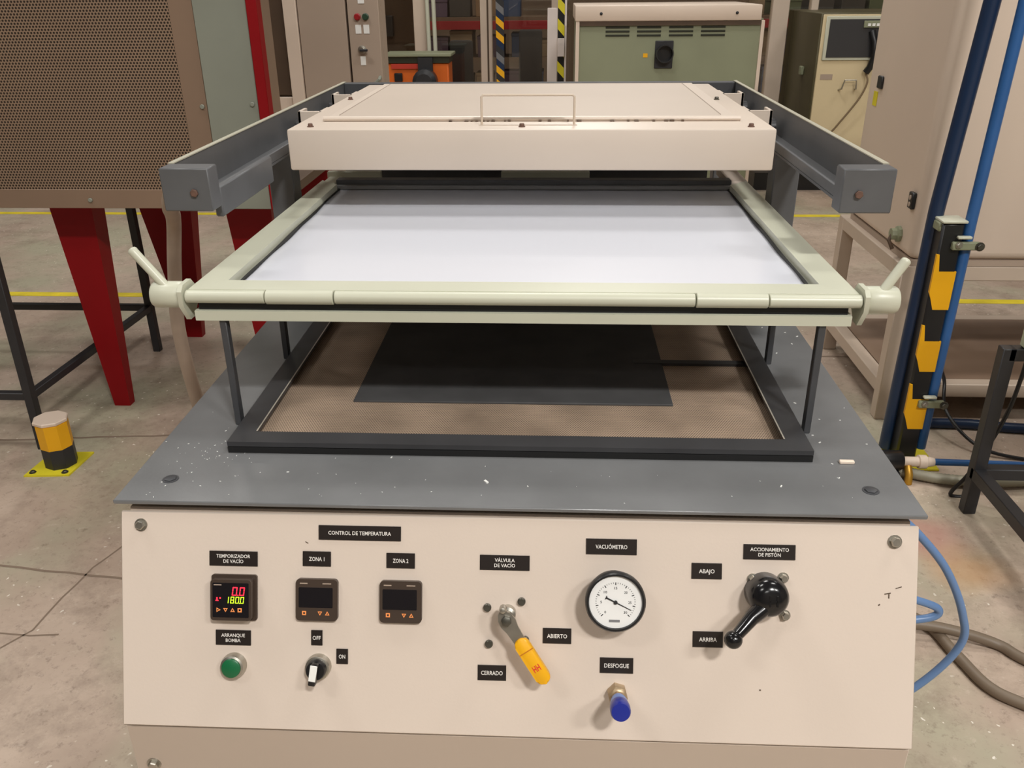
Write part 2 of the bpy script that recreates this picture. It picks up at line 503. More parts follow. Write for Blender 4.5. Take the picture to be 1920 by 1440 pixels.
PM = Matrix(((1, 0, 0, PA.x), (0, -PBv.y, PN.y, PA.y), (0, -PBv.z, PN.z, PA.z), (0, 0, 0, 1)))   # local (u, -v, h) in metres
def panel_part(name, mb, m, parent=None, label=None, h=0):
    return build(name, mb, m, parent or TM, label, PM @ Matrix.Translation((0, 0, h)))
panel_part('control_panel', MB().box((-0.457, -PL, -0.004), (0.457, 0.0, 0.0), 0.0015), cream)

def L(u, v, h=0): return (u / 1000, -v / 1000, h / 1000)
PLATES = [
 (['CONTROL DE TEMPERATURA'], -175.1, 20.7, 95.8, 17, 73, 4.3), (['TEMPORIZADOR', 'DE VACÍO'], -323.1, 53.5, 57, 17.4, 40, 4.6),
 (['ZONA 1'], -225.1, 51.7, 33, 17.4, 18, 4.6), (['ZONA 2'], -127.4, 51.7, 33, 17.6, 18, 4.6),
 (['ARRANQUE', 'BOMBA'], -323.6, 146.6, 41.7, 17.8, 28, 4.6), (['OFF'], -225, 144.2, 13.2, 17.8, 9.5, 4.6), (['ON'], -195.2, 165.4, 13.6, 17.8, 7.5, 4.6),
 (['VÁLVULA', 'DE VACÍO'], -7.3, 51.4, 57, 17.4, 24, 4.6), (['VACUÓMETRO'], 114.1, 30.3, 57.5, 18, 36, 4.6), (['ABIERTO'], 53.6, 134.7, 32.6, 17.8, 23, 4.6),
 (['CERRADO'], -20.8, 179.7, 32.8, 17.8, 25, 4.8), (['DESFOGUE'], 122, 167.2, 38, 18, 28, 4.8), (['ACCIONAMIENTO', 'DE PISTÓN'], 291.7, 32.6, 58, 17.2, 43, 4.6),
 (['ABAJO'], 222, 55.8, 34, 18.2, 17.5, 4.6), (['ARRIBA'], 224.8, 134.2, 34, 18.2, 20, 4.6)]
for lines, u, v, w, h, tw, cap in PLATES:
    x, y, _ = L(u, v)
    p = panel_part('name_plate', MB().box((x - w / 2000, y - h / 2000, 0.0001), (x + w / 2000, y + h / 2000, 0.0013), 0.0002), plate, label='black plate lettered ' + ' '.join(lines))
    tm = text_mb(lines, tw / 1000, (cap if len(lines) == 1 else 4.0) / 1000, gap=1.5)
    build('lettering', tm, ptext, p, None, PM @ Matrix.Translation((x, y, 0.0015)))

def pbolt(u, v, r, h=5, m=None, name='bolt', seg=6, washer=True):
    p = PM @ Vector(L(u, v, 0))
    return bolt(TM, p, PN, r / 1000, h / 1000, m, name, seg, washer)
pbolt(-432.8, 16.1, 5.6, 6); pbolt(430.1, 17.8, 5.8, 7)
for u, v in ((-26.7, 103.3), (12.5, 95.5), (-24.5, 145.5), (17.2, 140.0)): pbolt(u, v, 4.6, 5, darksteel, seg=16, washer=False)
for u, v in ((273.7, 63.5), (307.6, 61.4), (310.4, 104.1), (272.5, 105.5)): pbolt(u, v, 4.6, 8, steel)
# paint chips
for k, (u, v, w, h, a) in enumerate(((424, 77, 7, 1.2, 0.2), (436, 70, 7, 0.9, 0.3), (425.5, 80, 1.2, 5, 0), (415, 90, 2.2, 1.4, 0.6), (284.9, 191.3, 1.8, 1.6, 0), (-237, 33, 4, 0.9, -0.5))):
    mb = MB().box((-w / 2000, -h / 2000, 0), (w / 2000, h / 2000, 0.0003))
    build('paint_chip', mb, darkbay, TM, None, PM @ Matrix.Translation(L(u, v, 0.05)) @ Matrix.Rotation(a, 4, 'Z'))

# rounded square helper in panel local space
def rsq(cx, cy, w, h, r, n=4):
    pts = []
    for qx, qy, a0 in ((1, 1, 0), (-1, 1, 90), (-1, -1, 180), (1, -1, 270)):
        for k in range(n + 1):
            a = math.radians(a0 + 90 * k / n)
            pts.append((cx + qx * (w / 2 - r) + r * math.cos(a), cy + qy * (h / 2 - r) + r * math.sin(a)))
    return pts
EX, EY, EZ = (1, 0, 0), (0, 1, 0), (0, 0, 1)
SEG = {'0': 'abcdef', '1': 'bc', '8': 'abcdefg'}
def digit(mb, ch, x, y, w, h, t, sl=0.12):
    def P(a, b): return (x + a + b * sl, y + b)
    g = t * 0.25
    R = {'a': ((g, h - t), (w - g, h)), 'd': ((g, 0), (w - g, t)), 'g': ((g, h / 2 - t / 2), (w - g, h / 2 + t / 2)),
         'b': ((w - t, h / 2 + g), (w, h - g)), 'c': ((w - t, g), (w, h / 2 - g)), 'e': ((0, g), (t, h / 2 - g)), 'f': ((0, h / 2 + g), (t, h - g))}
    for s_ in SEG[ch]:
        (a0, b0), (a1, b1) = R[s_]
        mb.prism([P(a0, b0), P(a1, b0), P(a1, b1), P(a0, b1)], (0, 0, 0), EX, EY, EZ, 0.0002)
def ring_icon(mb, kind, x, y, s):
    pts = {'right': [(-.8, -1), (1, 0), (-.8, 1)], 'down': [(-1, .8), (0, -1), (1, .8)], 'up': [(-1, -.8), (1, -.8), (0, 1)], 'square': [(-.9, -.9), (.9, -.9), (.9, .9), (-.9, .9)]}[kind]
    P = [Vector((x + a * s, y + b * s, 0)) for a, b in pts]
    c = sum(P, Vector()) / len(P)
    Q = [c + (p - c) * 0.45 for p in P]
    n = len(P)
    for i in range(n):
        mb.quad(P[i], P[(i + 1) % n], Q[(i + 1) % n], Q[i])

# vacuum timer (lit)
tcx, tcy = -0.3215, -0.0985
mb = MB().prism(rsq(tcx, tcy, 0.0475, 0.0475, 0.004), (0, 0, 0.0), EX, EY, EZ, 0.0145)
tim = panel_part('vacuum_timer', mb, ctrl, label='lit square timer reading 0.0 in red and 180.0 in green')
mb = MB().prism(rsq(tcx, tcy, 0.0535, 0.0535, 0.003), (0, 0, 0.0), EX, EY, EZ, 0.0035)
panel_part('bezel', mb, ctrl, tim)
panel_part('display', MB().prism(rsq(tcx, tcy, 0.042, 0.040, 0.001), (0, 0, 0.0145), EX, EY, EZ, 0.0004), glassblk, tim)
mb = MB(); digit(mb, '0', tcx + 0.0015, tcy + 0.0055, 0.0058, 0.0100, 0.0012); digit(mb, '0', tcx + 0.0100, tcy + 0.0055, 0.0058, 0.0100, 0.0012)
mb.box((tcx + 0.0080, tcy + 0.0053, 0), (tcx + 0.0093, tcy + 0.0066, 0.0002))
panel_part('red_digits', mb, ledred, tim, 'glowing red digits 0.0', 0.0150)
mb = MB()
for k, ch in enumerate('1800'): digit(mb, ch, tcx - 0.0062 + k * 0.0057 + (0 if k else -0.0005), tcy - 0.0035, 0.0043, 0.0078, 0.0009)
mb.box((tcx + 0.0100, tcy - 0.0037, 0), (tcx + 0.0109, tcy - 0.0028, 0.0002))
panel_part('green_digits', mb, ledgrn, tim, 'glowing yellow green digits 180.0', 0.0150)
mb = MB(); mb.box((tcx - 0.0165, tcy + 0.0000, 0), (tcx - 0.0150, tcy + 0.0034, 0.0002)); mb.box((tcx - 0.0175, tcy - 0.0008, 0), (tcx - 0.0140, tcy + 0.0002, 0.0002)); mb.box((tcx - 0.0130, tcy + 0.0018, 0), (tcx - 0.0112, tcy + 0.0034, 0.0002))
panel_part('status_light', mb, ledred, tim, 'small red status lights', 0.0150)
for k, kd in enumerate(('right', 'down', 'up', 'square')):
    mb = MB(); ring_icon(mb, kd, tcx - 0.0142 + k * 0.0083, tcy - 0.0112, 0.0027); panel_part('button_icon', mb, icon, tim, None, 0.0151)
panel_part('marking', MB().box((tcx - 0.0195, tcy + 0.0172, 0), (tcx - 0.0105, tcy + 0.0184, 0.0001)), taupe, tim, None, 0.0150)
# two zone controllers (off)
for (u, v, nm) in ((-224.0, 98.6, 'first'), (-126.4, 98.7, 'second')):
    x, y, _ = L(u, v)
    c = panel_part('temperature_controller', MB().prism(rsq(x, y, 0.0485, 0.0485, 0.0045), (0, 0, 0), EX, EY, EZ, 0.006), ctrl, label='switched off square temperature controller, %s zone' % nm)
    panel_part('display', MB().prism(rsq(x - 0.001, y + 0.003, 0.0395, 0.0235, 0.001), (0, 0, 0.006), EX, EY, EZ, 0.0004), glassblk, c)
    for k, (kd, dx) in enumerate((('square', -0.0145), ('down', 0.0040), ('up', 0.0125))):
        mb = MB(); ring_icon(mb, kd, x + dx, y - 0.0152, 0.0027); panel_part('button_icon', mb, icon, c, None, 0.0062)
    for dx, w in ((-0.0150, 0.009), (0.0120, 0.010)):
        panel_part('marking', MB().box((x + dx - w / 2, y + 0.0188, 0), (x + dx + w / 2, y + 0.0200, 0.0001)), taupe, c, None, 0.0061)
# green push button
x, y, _ = L(-322.4, 179)
g = panel_part('push_button', MB().lathe([(0.0148, 0), (0.0148, 0.004), (0.0135, 0.010), (0.0112, 0.011), (0.0112, 0.006), (0, 0.006)], (x, y, 0), EZ, 32), steel, label='green push button with metal collar')
panel_part('button_cap', MB().lathe([(0.0110, 0.005), (0.0110, 0.0128), (0.0098, 0.0136), (0, 0.0138)], (x, y, 0), EZ, 32), green, g)
# selector switch
x, y, _ = L(-222.6, 177.5)
s_ = panel_part('selector_switch', MB().lathe([(0.0148, 0), (0.0148, 0.004), (0.0138, 0.009), (0.0122, 0.0095), (0, 0.0095)], (x, y, 0), EZ, 32), steel, label='black rotary selector switch with white pointer')
panel_part('knob', MB().lathe([(0.0115, 0.009), (0.0115, 0.016), (0.0105, 0.0175), (0, 0.0178)], (x, y, 0), EZ, 32), black, s_)
Mh = PM @ Matrix.Translation((x, y, 0.0)) @ Matrix.Rotation(math.radians(-8), 4, 'Z')
build('grip', MB().box((-0.0042, -0.0145, 0.0165), (0.0042, 0.0105, 0.0270), 0.0018, seg=2), black, s_, None, Mh)
build('pointer', MB().box((-0.0040, -0.0085, 0.0268), (0.0042, 0.0100, 0.0276), 0.0003), white, s_, None, Mh)

# vacuum valve with yellow lever
vx, vy, _ = L(-3.2, 109.0)
va = math.atan2(-(176 - 109.9), 43.7)
VM = PM @ Matrix.Translation((vx, vy, 0)) @ Matrix.Rotation(va, 4, 'Z')
vv = build('vacuum_valve', MB().lathe([(0.0095, 0), (0.0095, 0.012), (0.0065, 0.014), (0.0065, 0.030), (0, 0.030)], (0, 0, 0), EZ, 20), steel, TM, 'ball valve with steel arm and yellow sleeve', VM)
mb = MB()
pts = [(-0.010, -0.005), (-0.013, 0), (-0.010, 0.005), (-0.004, 0.0085), (0.004, 0.0095), (0.012, 0.0075), (0.034, 0.0062), (0.034, -0.0062), (0.012, -0.0075), (0.004, -0.0095), (-0.004, -0.0085)]
mb.prism(pts, (0, 0, 0.028), EX, EY, EZ, 0.003)
build('lever_arm', mb, steel, vv, None, VM)
build('lever_nut', MB().lathe([(0.0058, 0.031), (0.0058, 0.036), (0.004, 0.0368), (0, 0.0368)], (0, 0, 0), EZ, 6), darksteel, vv, None, VM)
build('stop_pin', MB().lathe([(0.0042, 0.024), (0.0042, 0.033), (0.003, 0.036), (0, 0.037)], (-0.0125, 0.0035, 0), EZ, 12), steel, vv, None, VM)
mb = MB()
sl = rsq(0.0535, 0, 0.058, 0.0168, 0.0075, 5)
mb.prism(sl, (0, 0, 0.0255), EX, EY, EZ, 0.0085)
bmesh.ops.bevel(mb.bm, geom=[e for e in mb.bm.edges if abs((e.verts[0].co - e.verts[1].co).z) < 1e-6], offset=0.002, segments=2, profile=0.5, affect='EDGES')
slv = build('lever_sleeve', mb, yellow, vv, 'yellow plastic lever sleeve', VM)
build('sleeve_emblem', text_mb(['HH'], 0.0085, 0.0075, bold=0.02), redink, vv, 'red emblem printed on the sleeve', VM @ Matrix.Translation((0.062, 0, 0.0342)) @ Matrix.Rotation(math.radians(90), 4, 'Z'))
build('sleeve_band', MB().box((0.040, -0.0085, 0.0330), (0.0412, 0.0085, 0.0343)), mat('sleeve_groove', (186, 112, 6), 0.6), vv, None, VM)

# vacuum gauge
gx, gy, _ = L(117.4, 85.3)
gm = PM @ Matrix.Translation((gx, gy, 0))
gz = build('vacuum_gauge', MB().lathe([(0.028, 0), (0.028, 0.022), (0.0335, 0.024), (0.0335, 0.031), (0.0318, 0.0335), (0.0298, 0.0335), (0.0290, 0.030), (0, 0.030)], (0, 0, 0), EZ, 48), black, TM, 'round vacuum gauge with black rim and white dial', gm)
build('dial', MB().lathe([(0.0291, 0.0302), (0.0291, 0.0306), (0, 0.0306)], (0, 0, 0), EZ, 48), dial, gz, None, gm)
mb = MB()
for k in range(41):
    a = math.radians(225 - 270 * k / 40); big = k % 5 == 0
    r0, r1, w = (0.0192 if big else 0.0208), 0.0222, (0.0005 if big else 0.00025)
    d = Vector((math.cos(a), math.sin(a), 0)); t = Vector((-d.y, d.x, 0)) * w / 1
    mb.quad(d * r0 - t, d * r1 - t, d * r1 + t, d * r0 + t)
build('scale_ticks', mb, ink, gz, None, gm @ Matrix.Translation((0, 0, 0.0308)))
for k, s2 in enumerate(('0', '5', '10', '15', '20', '25', '30')):
    a = math.radians(225 - 45 * k)
    build('scale_numeral', text_mb([s2], 0.0018 * len(s2), 0.0027, bold=0.01), ink, gz, None, gm @ Matrix.Translation((0.0158 * math.cos(a), 0.0158 * math.sin(a), 0.0308)))
build('dial_mark', MB().box((-0.007, -0.0225, 0), (0.005, -0.0195, 0.0001)), mat('mark_grey', (120, 120, 122), 0.6), gz, None, gm @ Matrix.Translation((0, 0, 0.0307)))
na = math.radians(-26)
nm = gm @ Matrix.Rotation(na, 4, 'Z') @ Matrix.Translation((0, 0, 0.0312))
mb = MB(); mb.prism([(-0.012, -0.0026), (-0.0105, -0.0008), (0.0195, -0.0003), (0.0195, 0.0003), (-0.0105, 0.0008), (-0.012, 0.0026)], (0, 0, 0), EX, EY, EZ, 0.0004)
mb.lathe([(0.0022, -0.0002), (0.0022, 0.001), (0, 0.001)], (0, 0, 0), EZ, 16)
build('needle', mb, ink, gz, None, nm)

# vent valve (desfogue)
dx, dy, _ = L(123.1, 198.5)
dm = PM @ Matrix.Translation((dx, dy, 0))
dv = build('vent_valve', MB().lathe([(0.0118, 0), (0.0118, 0.012), (0.0100, 0.014), (0.0075, 0.015), (0.0075, 0.024), (0, 0.024)], (0, 0, 0), EZ, 6), brass, TM, 'brass fitting with dark blue plastic cap', dm)
build('blue_barrel', MB().lathe([(0.0080, 0.022), (0.0098, 0.030), (0.0098, 0.040), (0, 0.040)], (0, 0, 0), EZ, 24), bluebar, dv, None, dm)
build('blue_cap', MB().lathe([(0.0105, 0.038), (0.0112, 0.044), (0.0112, 0.053), (0.0100, 0.056), (0, 0.0565)], (0, 0, 0), EZ, 28), bluecap, dv, None, dm)

# piston lever
lx, ly, _ = L(287, 78.0)
lm = PM @ Matrix.Translation((lx, ly, 0))
lv = build('piston_lever', MB().lathe([(0.0225, 0), (0.0225, 0.018), (0.0212, 0.026), (0.0175, 0.032), (0.010, 0.0355), (0, 0.0362)], (0, 0, 0), EZ, 40), gblack, TM, 'black hub lever with ball knob', lm)
kx, ky = 0.244 - lx, -0.119 - ly
build('arm', MB().tube([(0.45 * -0.012, -0.010, 0.024), (kx * 0.5, ky * 0.5, 0.034), (kx * 0.92, ky * 0.92, 0.043)], 0.006, 10, radii=[0.0105, 0.0082, 0.0064]), gblack, lv, None, lm)
build('ball_knob', MB().lathe([(0.0001, -0.0100)] + [(0.0100 * math.sin(math.pi * k / 12), -0.0100 * math.cos(math.pi * k / 12)) for k in range(1, 12)] + [(0.0001, 0.0100)], (kx, ky, 0.045), EZ, 20), gblack, lv, None, lm)
hm = MB(); 
for (a0, a1, b0, b1) in ((-0.005, -0.0032, -0.006, 0.006), (0.0032, 0.005, -0.006, 0.006), (-0.004, 0.004, -0.0009, 0.0009)): hm.box((a0, b0, 0), (a1, b1, 0.0012))
build('hub_mark', hm, gblack, lv, None, lm @ Matrix.Translation((0.002, -0.001, 0.0352)))

# table top
build('table_top', MB().box((-0.465, 0.0, HZ - 0.0055), (0.465, 1.42, HZ), 0.0012), tgrey, TM)
for p in ((-0.416, 0.049), (0.418, 0.051)): bolt(TM, (p[0], p[1], HZ), (0, 0, 1), 0.0072, 0.0022, dgrey, 'table_screw', 6)
# black frame round the tray: four mitred bars
def fbar(a, b, w, z0, z1, inward):
    """mitred flat bar from a to b (outer edge), width w towards inward"""
    a, b = Vector((*a, 0)), Vector((*b, 0)); d = (b - a).normalized(); n = Vector((*inward, 0))
    return MB().prism([(0, 0), ((b - a).length, 0), ((b - a).length - w, w), (w, w)], (a.x, a.y, z0), d, n, (0, 0, 1), z1 - z0)
BX, BY0, BY1, BW = 0.368, 0.1155, 0.80, 0.029
corn = [(-BX, BY0), (BX, BY0), (BX, BY1), (-BX, BY1)]
for i, inw in enumerate(((0, 1), (-1, 0), (0, -1), (1, 0))):
    build('tray_frame_bar', fbar(corn[i], corn[(i + 1) % 4], BW, HZ + 0.0095, HZ + 0.0160, inw), frameblk, TM)
    build('tray_frame_base', fbar(tuple(Vector(corn[i]) * 1.0), corn[(i + 1) % 4], 0.006, HZ, HZ + 0.0085, inw), rubber, TM)
for sx in (-1, 1): build('bright_edge', MB().box((sx * 0.3385 - 0.0009, BY0 + 0.03, HZ + 0.0160), (sx * 0.3385 + 0.0009, BY1 - 0.03, HZ + 0.0163)), mat('pale_edge', (170, 164, 152), 0.4), TM)  # thin pale strip along the inner edge of the side bars
build('perforated_tray', MB().box((-BX + 0.008, BY0 + 0.008, HZ), (BX - 0.008, BY1 - 0.008, HZ + 0.0016)), perf_tray, TM)
build('tray_dark_strip', MB().box((0.17, 0.405, HZ + 0.0016), (0.345, 0.418, HZ + 0.006)), frameblk, TM)  # short dark strip across the right of the tray
# clamp posts
for sx in (-1, 1):
    for y in (0.197, 0.424, 0.80):
        build('clamp_post', MB().box((sx * 0.380 - 0.0045, y - 0.006, HZ), (sx * 0.380 + 0.0045, y + 0.006, 1.053), 0.001), dgrey, TM)
# lower clamp frame
CX, CY0, CY1 = 0.413, 0.188, 0.862
cc = [(-CX, CY0), (CX, CY0), (CX, CY1), (-CX, CY1)]
for i, inw in enumerate(((0, 1), (-1, 0), (0, -1), (1, 0))):
    build('lower_clamp_bar', fbar(cc[i], cc[(i + 1) % 4], 0.036, 1.0525, 1.0655, inw), ivory, TM)
    c2 = [(x * 0.99, y + (0.006 if y < .5 else -.006)) for x, y in cc]
    build('gasket', fbar(c2[i], c2[(i + 1) % 4], 0.030, 1.0655, 1.0775, inw), rubber, TM)
# upper clamp frame: front and side bars ivory, rear bar grey
zt0, zt1 = 1.0790, 1.0925
cu_ = [(-CX - 0.006, CY0 + 0.006), (CX + 0.006, CY0 + 0.006), (CX, CY1), (-CX, CY1)]
build('upper_clamp_bar', fbar(cu_[0], cu_[1], 0.038, zt0, zt1, (0, 1)), ivory, TM)
build('upper_clamp_bar', fbar(cu_[1], cu_[2], 0.038, zt0, zt1, (-1, 0)), ivory, TM)
build('upper_clamp_bar', fbar(cu_[3], cu_[0], 0.038, zt0, zt1, (1, 0)), ivory, TM)
build('rear_clamp_bar', MB().box((-CX + 0.03, 0.838, 1.0795), (CX - 0.03, 0.848, 1.0870), 0.001), mat('bar_grey', (140, 140, 140), 0.45), TM)
build('rear_clamp_bar', MB().box((-CX + 0.03, 0.850, 1.0795), (CX - 0.03, 0.876, 1.0955), 0.001), rgrey, TM)
build('clamp_arm', MB().box((CX - 0.030, 0.86, 1.072), (CX + 0.004, 1.02, 1.0915), 0.002), cream, TM)
build('clamp_arm', MB().box((-CX - 0.004, 0.86, 1.068), (-CX + 0.025, 0.93, 1.086), 0.002), ivory, TM)
for sx in (-1, 1):
    mb = MB(); n = 40; ring = []
    for k in range(n + 1):
        y = 0.232 + (0.838 - 0.232) * k / n
        e = 0.0010 + 0.0020 * math.sin(math.pi * k / n) ** 2 + 0.0008 * math.sin(k * 0.55 + sx)
        zc = 1.0815 + 0.0006 * math.sin(k * 0.4)
        ring.append([mb.bm.verts.new((sx * (0.3775 - 0), y, zc)), mb.bm.verts.new((sx * (0.375 - e), y, zc)), mb.bm.verts.new((sx * (0.375 - e), y, 1.0800)), mb.bm.verts.new((sx * 0.3775, y, 1.0800))])
    for a, b in zip(ring, ring[1:]):
        for q in range(4): mb.bm.faces.new((a[q], a[(q + 1) % 4], b[(q + 1) % 4], b[q]))
    mb.bm.faces.new(ring[0]); mb.bm.faces.new(ring[-1])
    build('edge_shade', mb, rubber, TM)  # wavy black strip stands in for shade under the frame lip
build('rear_support', MB().box((-0.37, 1.05, 1.030), (0.37, 1.062, 1.088), 0.001), dgrey, TM)
for (xa, xb) in ((-0.424, -0.313), (-0.065, 0.115)):
    build('rear_pad', MB().box((xa, 0.945, 1.060), (xb, 0.960, 1.0925), 0.001), ivory, TM)
build('rear_pad_rail', MB().box((-0.43, 0.960, 1.055), (0.40, 0.972, 1.075), 0.001), dgrey, TM)
# hinge tube along the front
brk = [-0.422, -0.319, -0.231, 0.220, 0.309, 0.422]
for i in range(5):
    a, b = brk[i] + 0.0008, brk[i + 1] - 0.0008
    r = 0.0092 if i in (1, 3) else 0.0083
    build('hinge_tube', MB().lathe([(r - 0.0008, 0), (r, 0.0008), (r, b - a - 0.0008), (r - 0.0008, b - a)], (a, CY0 + 0.003, 1.0840), (1, 0, 0), 24), ivory, TM)
for sx in (-1, 1):
    mb = MB()
    pts = [(0.180, 1.093), (0.188, 1.100), (0.214, 1.100), (0.226, 1.088), (0.226, 1.066), (0.210, 1.051), (0.196, 1.051), (0.180, 1.074)]
    mb.prism(pts, (0.4225 if sx > 0 else -0.4285, 0, 0), (0, 1, 0), (0, 0, 1), (1, 0, 0), 0.006)
    build('end_plate', mb, ivory, TM)
    build('clamp_shaft', MB().lathe([(0.0155, 0), (0.0170, 0.002), (0.0170, 0.036), (0.0150, 0.039), (0.0105, 0.039), (0.0105, 0.034), (0, 0.034)], (sx * 0.428, 0.200, 1.0835), (sx, 0, 0), 28), ivory, TM)
    tip = (-0.489, 0.205, 1.1420) if sx < 0 else (0.4735, 0.205, 1.1345)
    a = Vector((sx * 0.444, 0.196, 1.090)); b = Vector(tip); d = (b - a)
    rr = 0.0062
    pts = [a, a + d * 0.9] + [b + d.normalized() * (rr * math.sin(t) - rr) for t in (0.5, 0.9, 1.3, 1.55)]
    rad = [rr * 0.95, rr] + [rr * math.cos(t) * 1.0 + 0.0004 for t in (0.3, 0.7, 1.1, 1.5)]
    build('clamp_lever', MB().tube(pts, rr, 16, radii=rad), ivory, TM)
# rails
for sx in (-1, 1):
    def bx(x0, x1, *r): return ((min(sx * x0, sx * x1), r[0], r[2]), (max(sx * x0, sx * x1), r[1], r[3]))
    mb = MB()
    mb.box(*bx(0.4745, 0.4805, 0.315, 1.40, 1.166, 1.2225), 0.001)
    mb.box(*bx(0.4300, 0.4745, 0.315, 1.40, 1.166, 1.170))
    mb.box(*bx(0.4300, 0.4345, 0.315, 1.40, 1.170, 1.186), 0.001)
    rail = build('guide_rail', mb, rgrey, TM)
    build('rail_end_cap', MB().box(*bx(0.4140, 0.4805, 0.302, 0.336, 1.166, 1.2230), 0.0015), rgrey, rail)
    bolt(rail, (sx * 0.4360, 0.302, 1.191), (0, -1, 0), 0.0055, 0.004, rust, 'rusty_bolt', 6, False)
    build('worn_lit_edge', MB().box(*bx(0.4735, 0.4815, 0.337, 1.40, 1.2225, 1.2240)), mat('worn_lit_metal', (176, 172, 154), 0.4), rail)  # wear and the overhead light on the edge, both put into colour
    build('wear_streak', MB().box(*bx(0.4345, 0.446, 0.34, 0.62, 1.170, 1.1706)), mat('rail_grease', (150, 124, 84), 0.6, var=0.3, scale=30), rail)
    build('rail_post', MB().box((sx * 0.455 - 0.0225, 0.735, HZ), (sx * 0.455 + 0.0225, 0.780, 1.166), 0.002), rgrey, TM)
    build('rail_post', MB().box((sx * 0.455 - 0.0225, 1.33, HZ), (sx * 0.455 + 0.0225, 1.375, 1.166), 0.002), rgrey, TM)
build('rail_bracket', MB().box((-0.4290, 0.345, 1.1480), (-0.4170, 0.580, 1.1900), 0.002), rgrey, TM)
build('rear_crossbeam', MB().box((-0.4745, 1.372, 1.166), (0.4745, 1.400, 1.2225), 0.002), dgrey, TM)

# ================================================================== heater carriage
HC = thing('heater_carriage', (0, 0.99, 1.154), 'cream heater hood with wire handle running on grey rails', 'heater')
HX, HY0, HY1, HZ0, HZ1 = 0.407, 0.644, 1.342, 1.154, 1.2220
build('hood', MB().box((-HX, HY0, HZ0), (HX, HY1, HZ1), 0.0035, seg=2), hood, HC)
build('added_reflector', MB().box((-HX + 0.012, HY0 + 0.012, HZ0 - 0.0015), (HX - 0.012, HY1 - 0.012, HZ0 + 0.001)), mat('bounce_plate_white', (236, 232, 226), 0.6), HC)  # unseen white plate added to bounce light back onto the sheet
build('lid', MB().box((-0.366, 0.733, HZ1), (0.364, 1.330, HZ1 + 0.0032), 0.001), hood, HC)
lip = MB()
lip.tube([(-0.366, 0.735, HZ1 + 0.0045), (0.364, 0.735, HZ1 + 0.0045)], 0.0042, 8)
build('lid_rolled_edge', lip, hood, HC)
build('lid_inset', MB().box((-0.348, 0.760, HZ1 + 0.0026), (0.338, 1.318, HZ1 + 0.0040)), hoodlid, HC)
sm = mat('lid_seam_taupe', (150, 134, 120), 0.6)  # dark taupe line for the lid seam
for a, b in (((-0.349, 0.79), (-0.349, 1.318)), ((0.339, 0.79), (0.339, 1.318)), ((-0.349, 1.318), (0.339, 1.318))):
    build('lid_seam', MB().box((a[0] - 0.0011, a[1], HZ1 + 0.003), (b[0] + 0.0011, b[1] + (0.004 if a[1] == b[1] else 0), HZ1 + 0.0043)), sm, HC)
# small dark brown bits in the gap before the lid
for k in range(26):
    x = -0.15 + random.random() * 0.42; w = 0.002 + random.random() * 0.006
    build('gap_bits', MB().box((x, 0.7275, HZ1), (x + w, 0.7312, HZ1 + 0.0016 + random.random() * 0.0012), 0.0004), mat('gap_bits_brown', (88, 68, 52), 0.8), HC)
for p in ((-0.373, 0.672), (-0.012, 0.669), (0.369, 0.666), (-0.387, 1.051), (0.373, 1.034)):
    bolt(HC, (p[0], p[1], HZ1), (0, 0, 1), 0.0042, 0.0058, rust if p[0] != 0.373 else darksteel, 'screw', 8, True)
hp = [(-0.081, 0.688, HZ1), (-0.081, 0.688, HZ1 + 0.046), (-0.078, 0.688, HZ1 + 0.049), (0.073, 0.688, HZ1 + 0.049), (0.076, 0.688, HZ1 + 0.046), (0.076, 0.688, HZ1)]
build('wire_handle', MB().tube(hp, 0.0022, 8), mat('pale_wire', (206, 190, 172), 0.4), HC)
build('handle_strip', MB().box((-0.086, 0.683, HZ1), (0.081, 0.694, HZ1 + 0.0012)), hood, HC)
for sx in (-1, 1):
    for y in (0.875, 1.150):
        mb = MB()
        mb.box((min(sx * 0.405, sx * 0.452), y, 1.176), (max(sx * 0.405, sx * 0.452), y + 0.004, 1.2215), 0.0008)
        mb.box((min(sx * 0.405, sx * 0.410), y, 1.176), (max(sx * 0.405, sx * 0.410), y + 0.06, 1.2215), 0.0008)
        mb.box((min(sx * 0.446, sx * 0.452), y, 1.186), (max(sx * 0.446, sx * 0.452), y + 0.05, 1.2215), 0.0008)
        build('roller_bracket', mb, hood, HC)
        build('roller', MB().cyl((sx * 0.4525, y + 0.026, 1.1865), (sx * 0.464, y + 0.026, 1.1865), 0.0158, seg=20), blackm, HC)

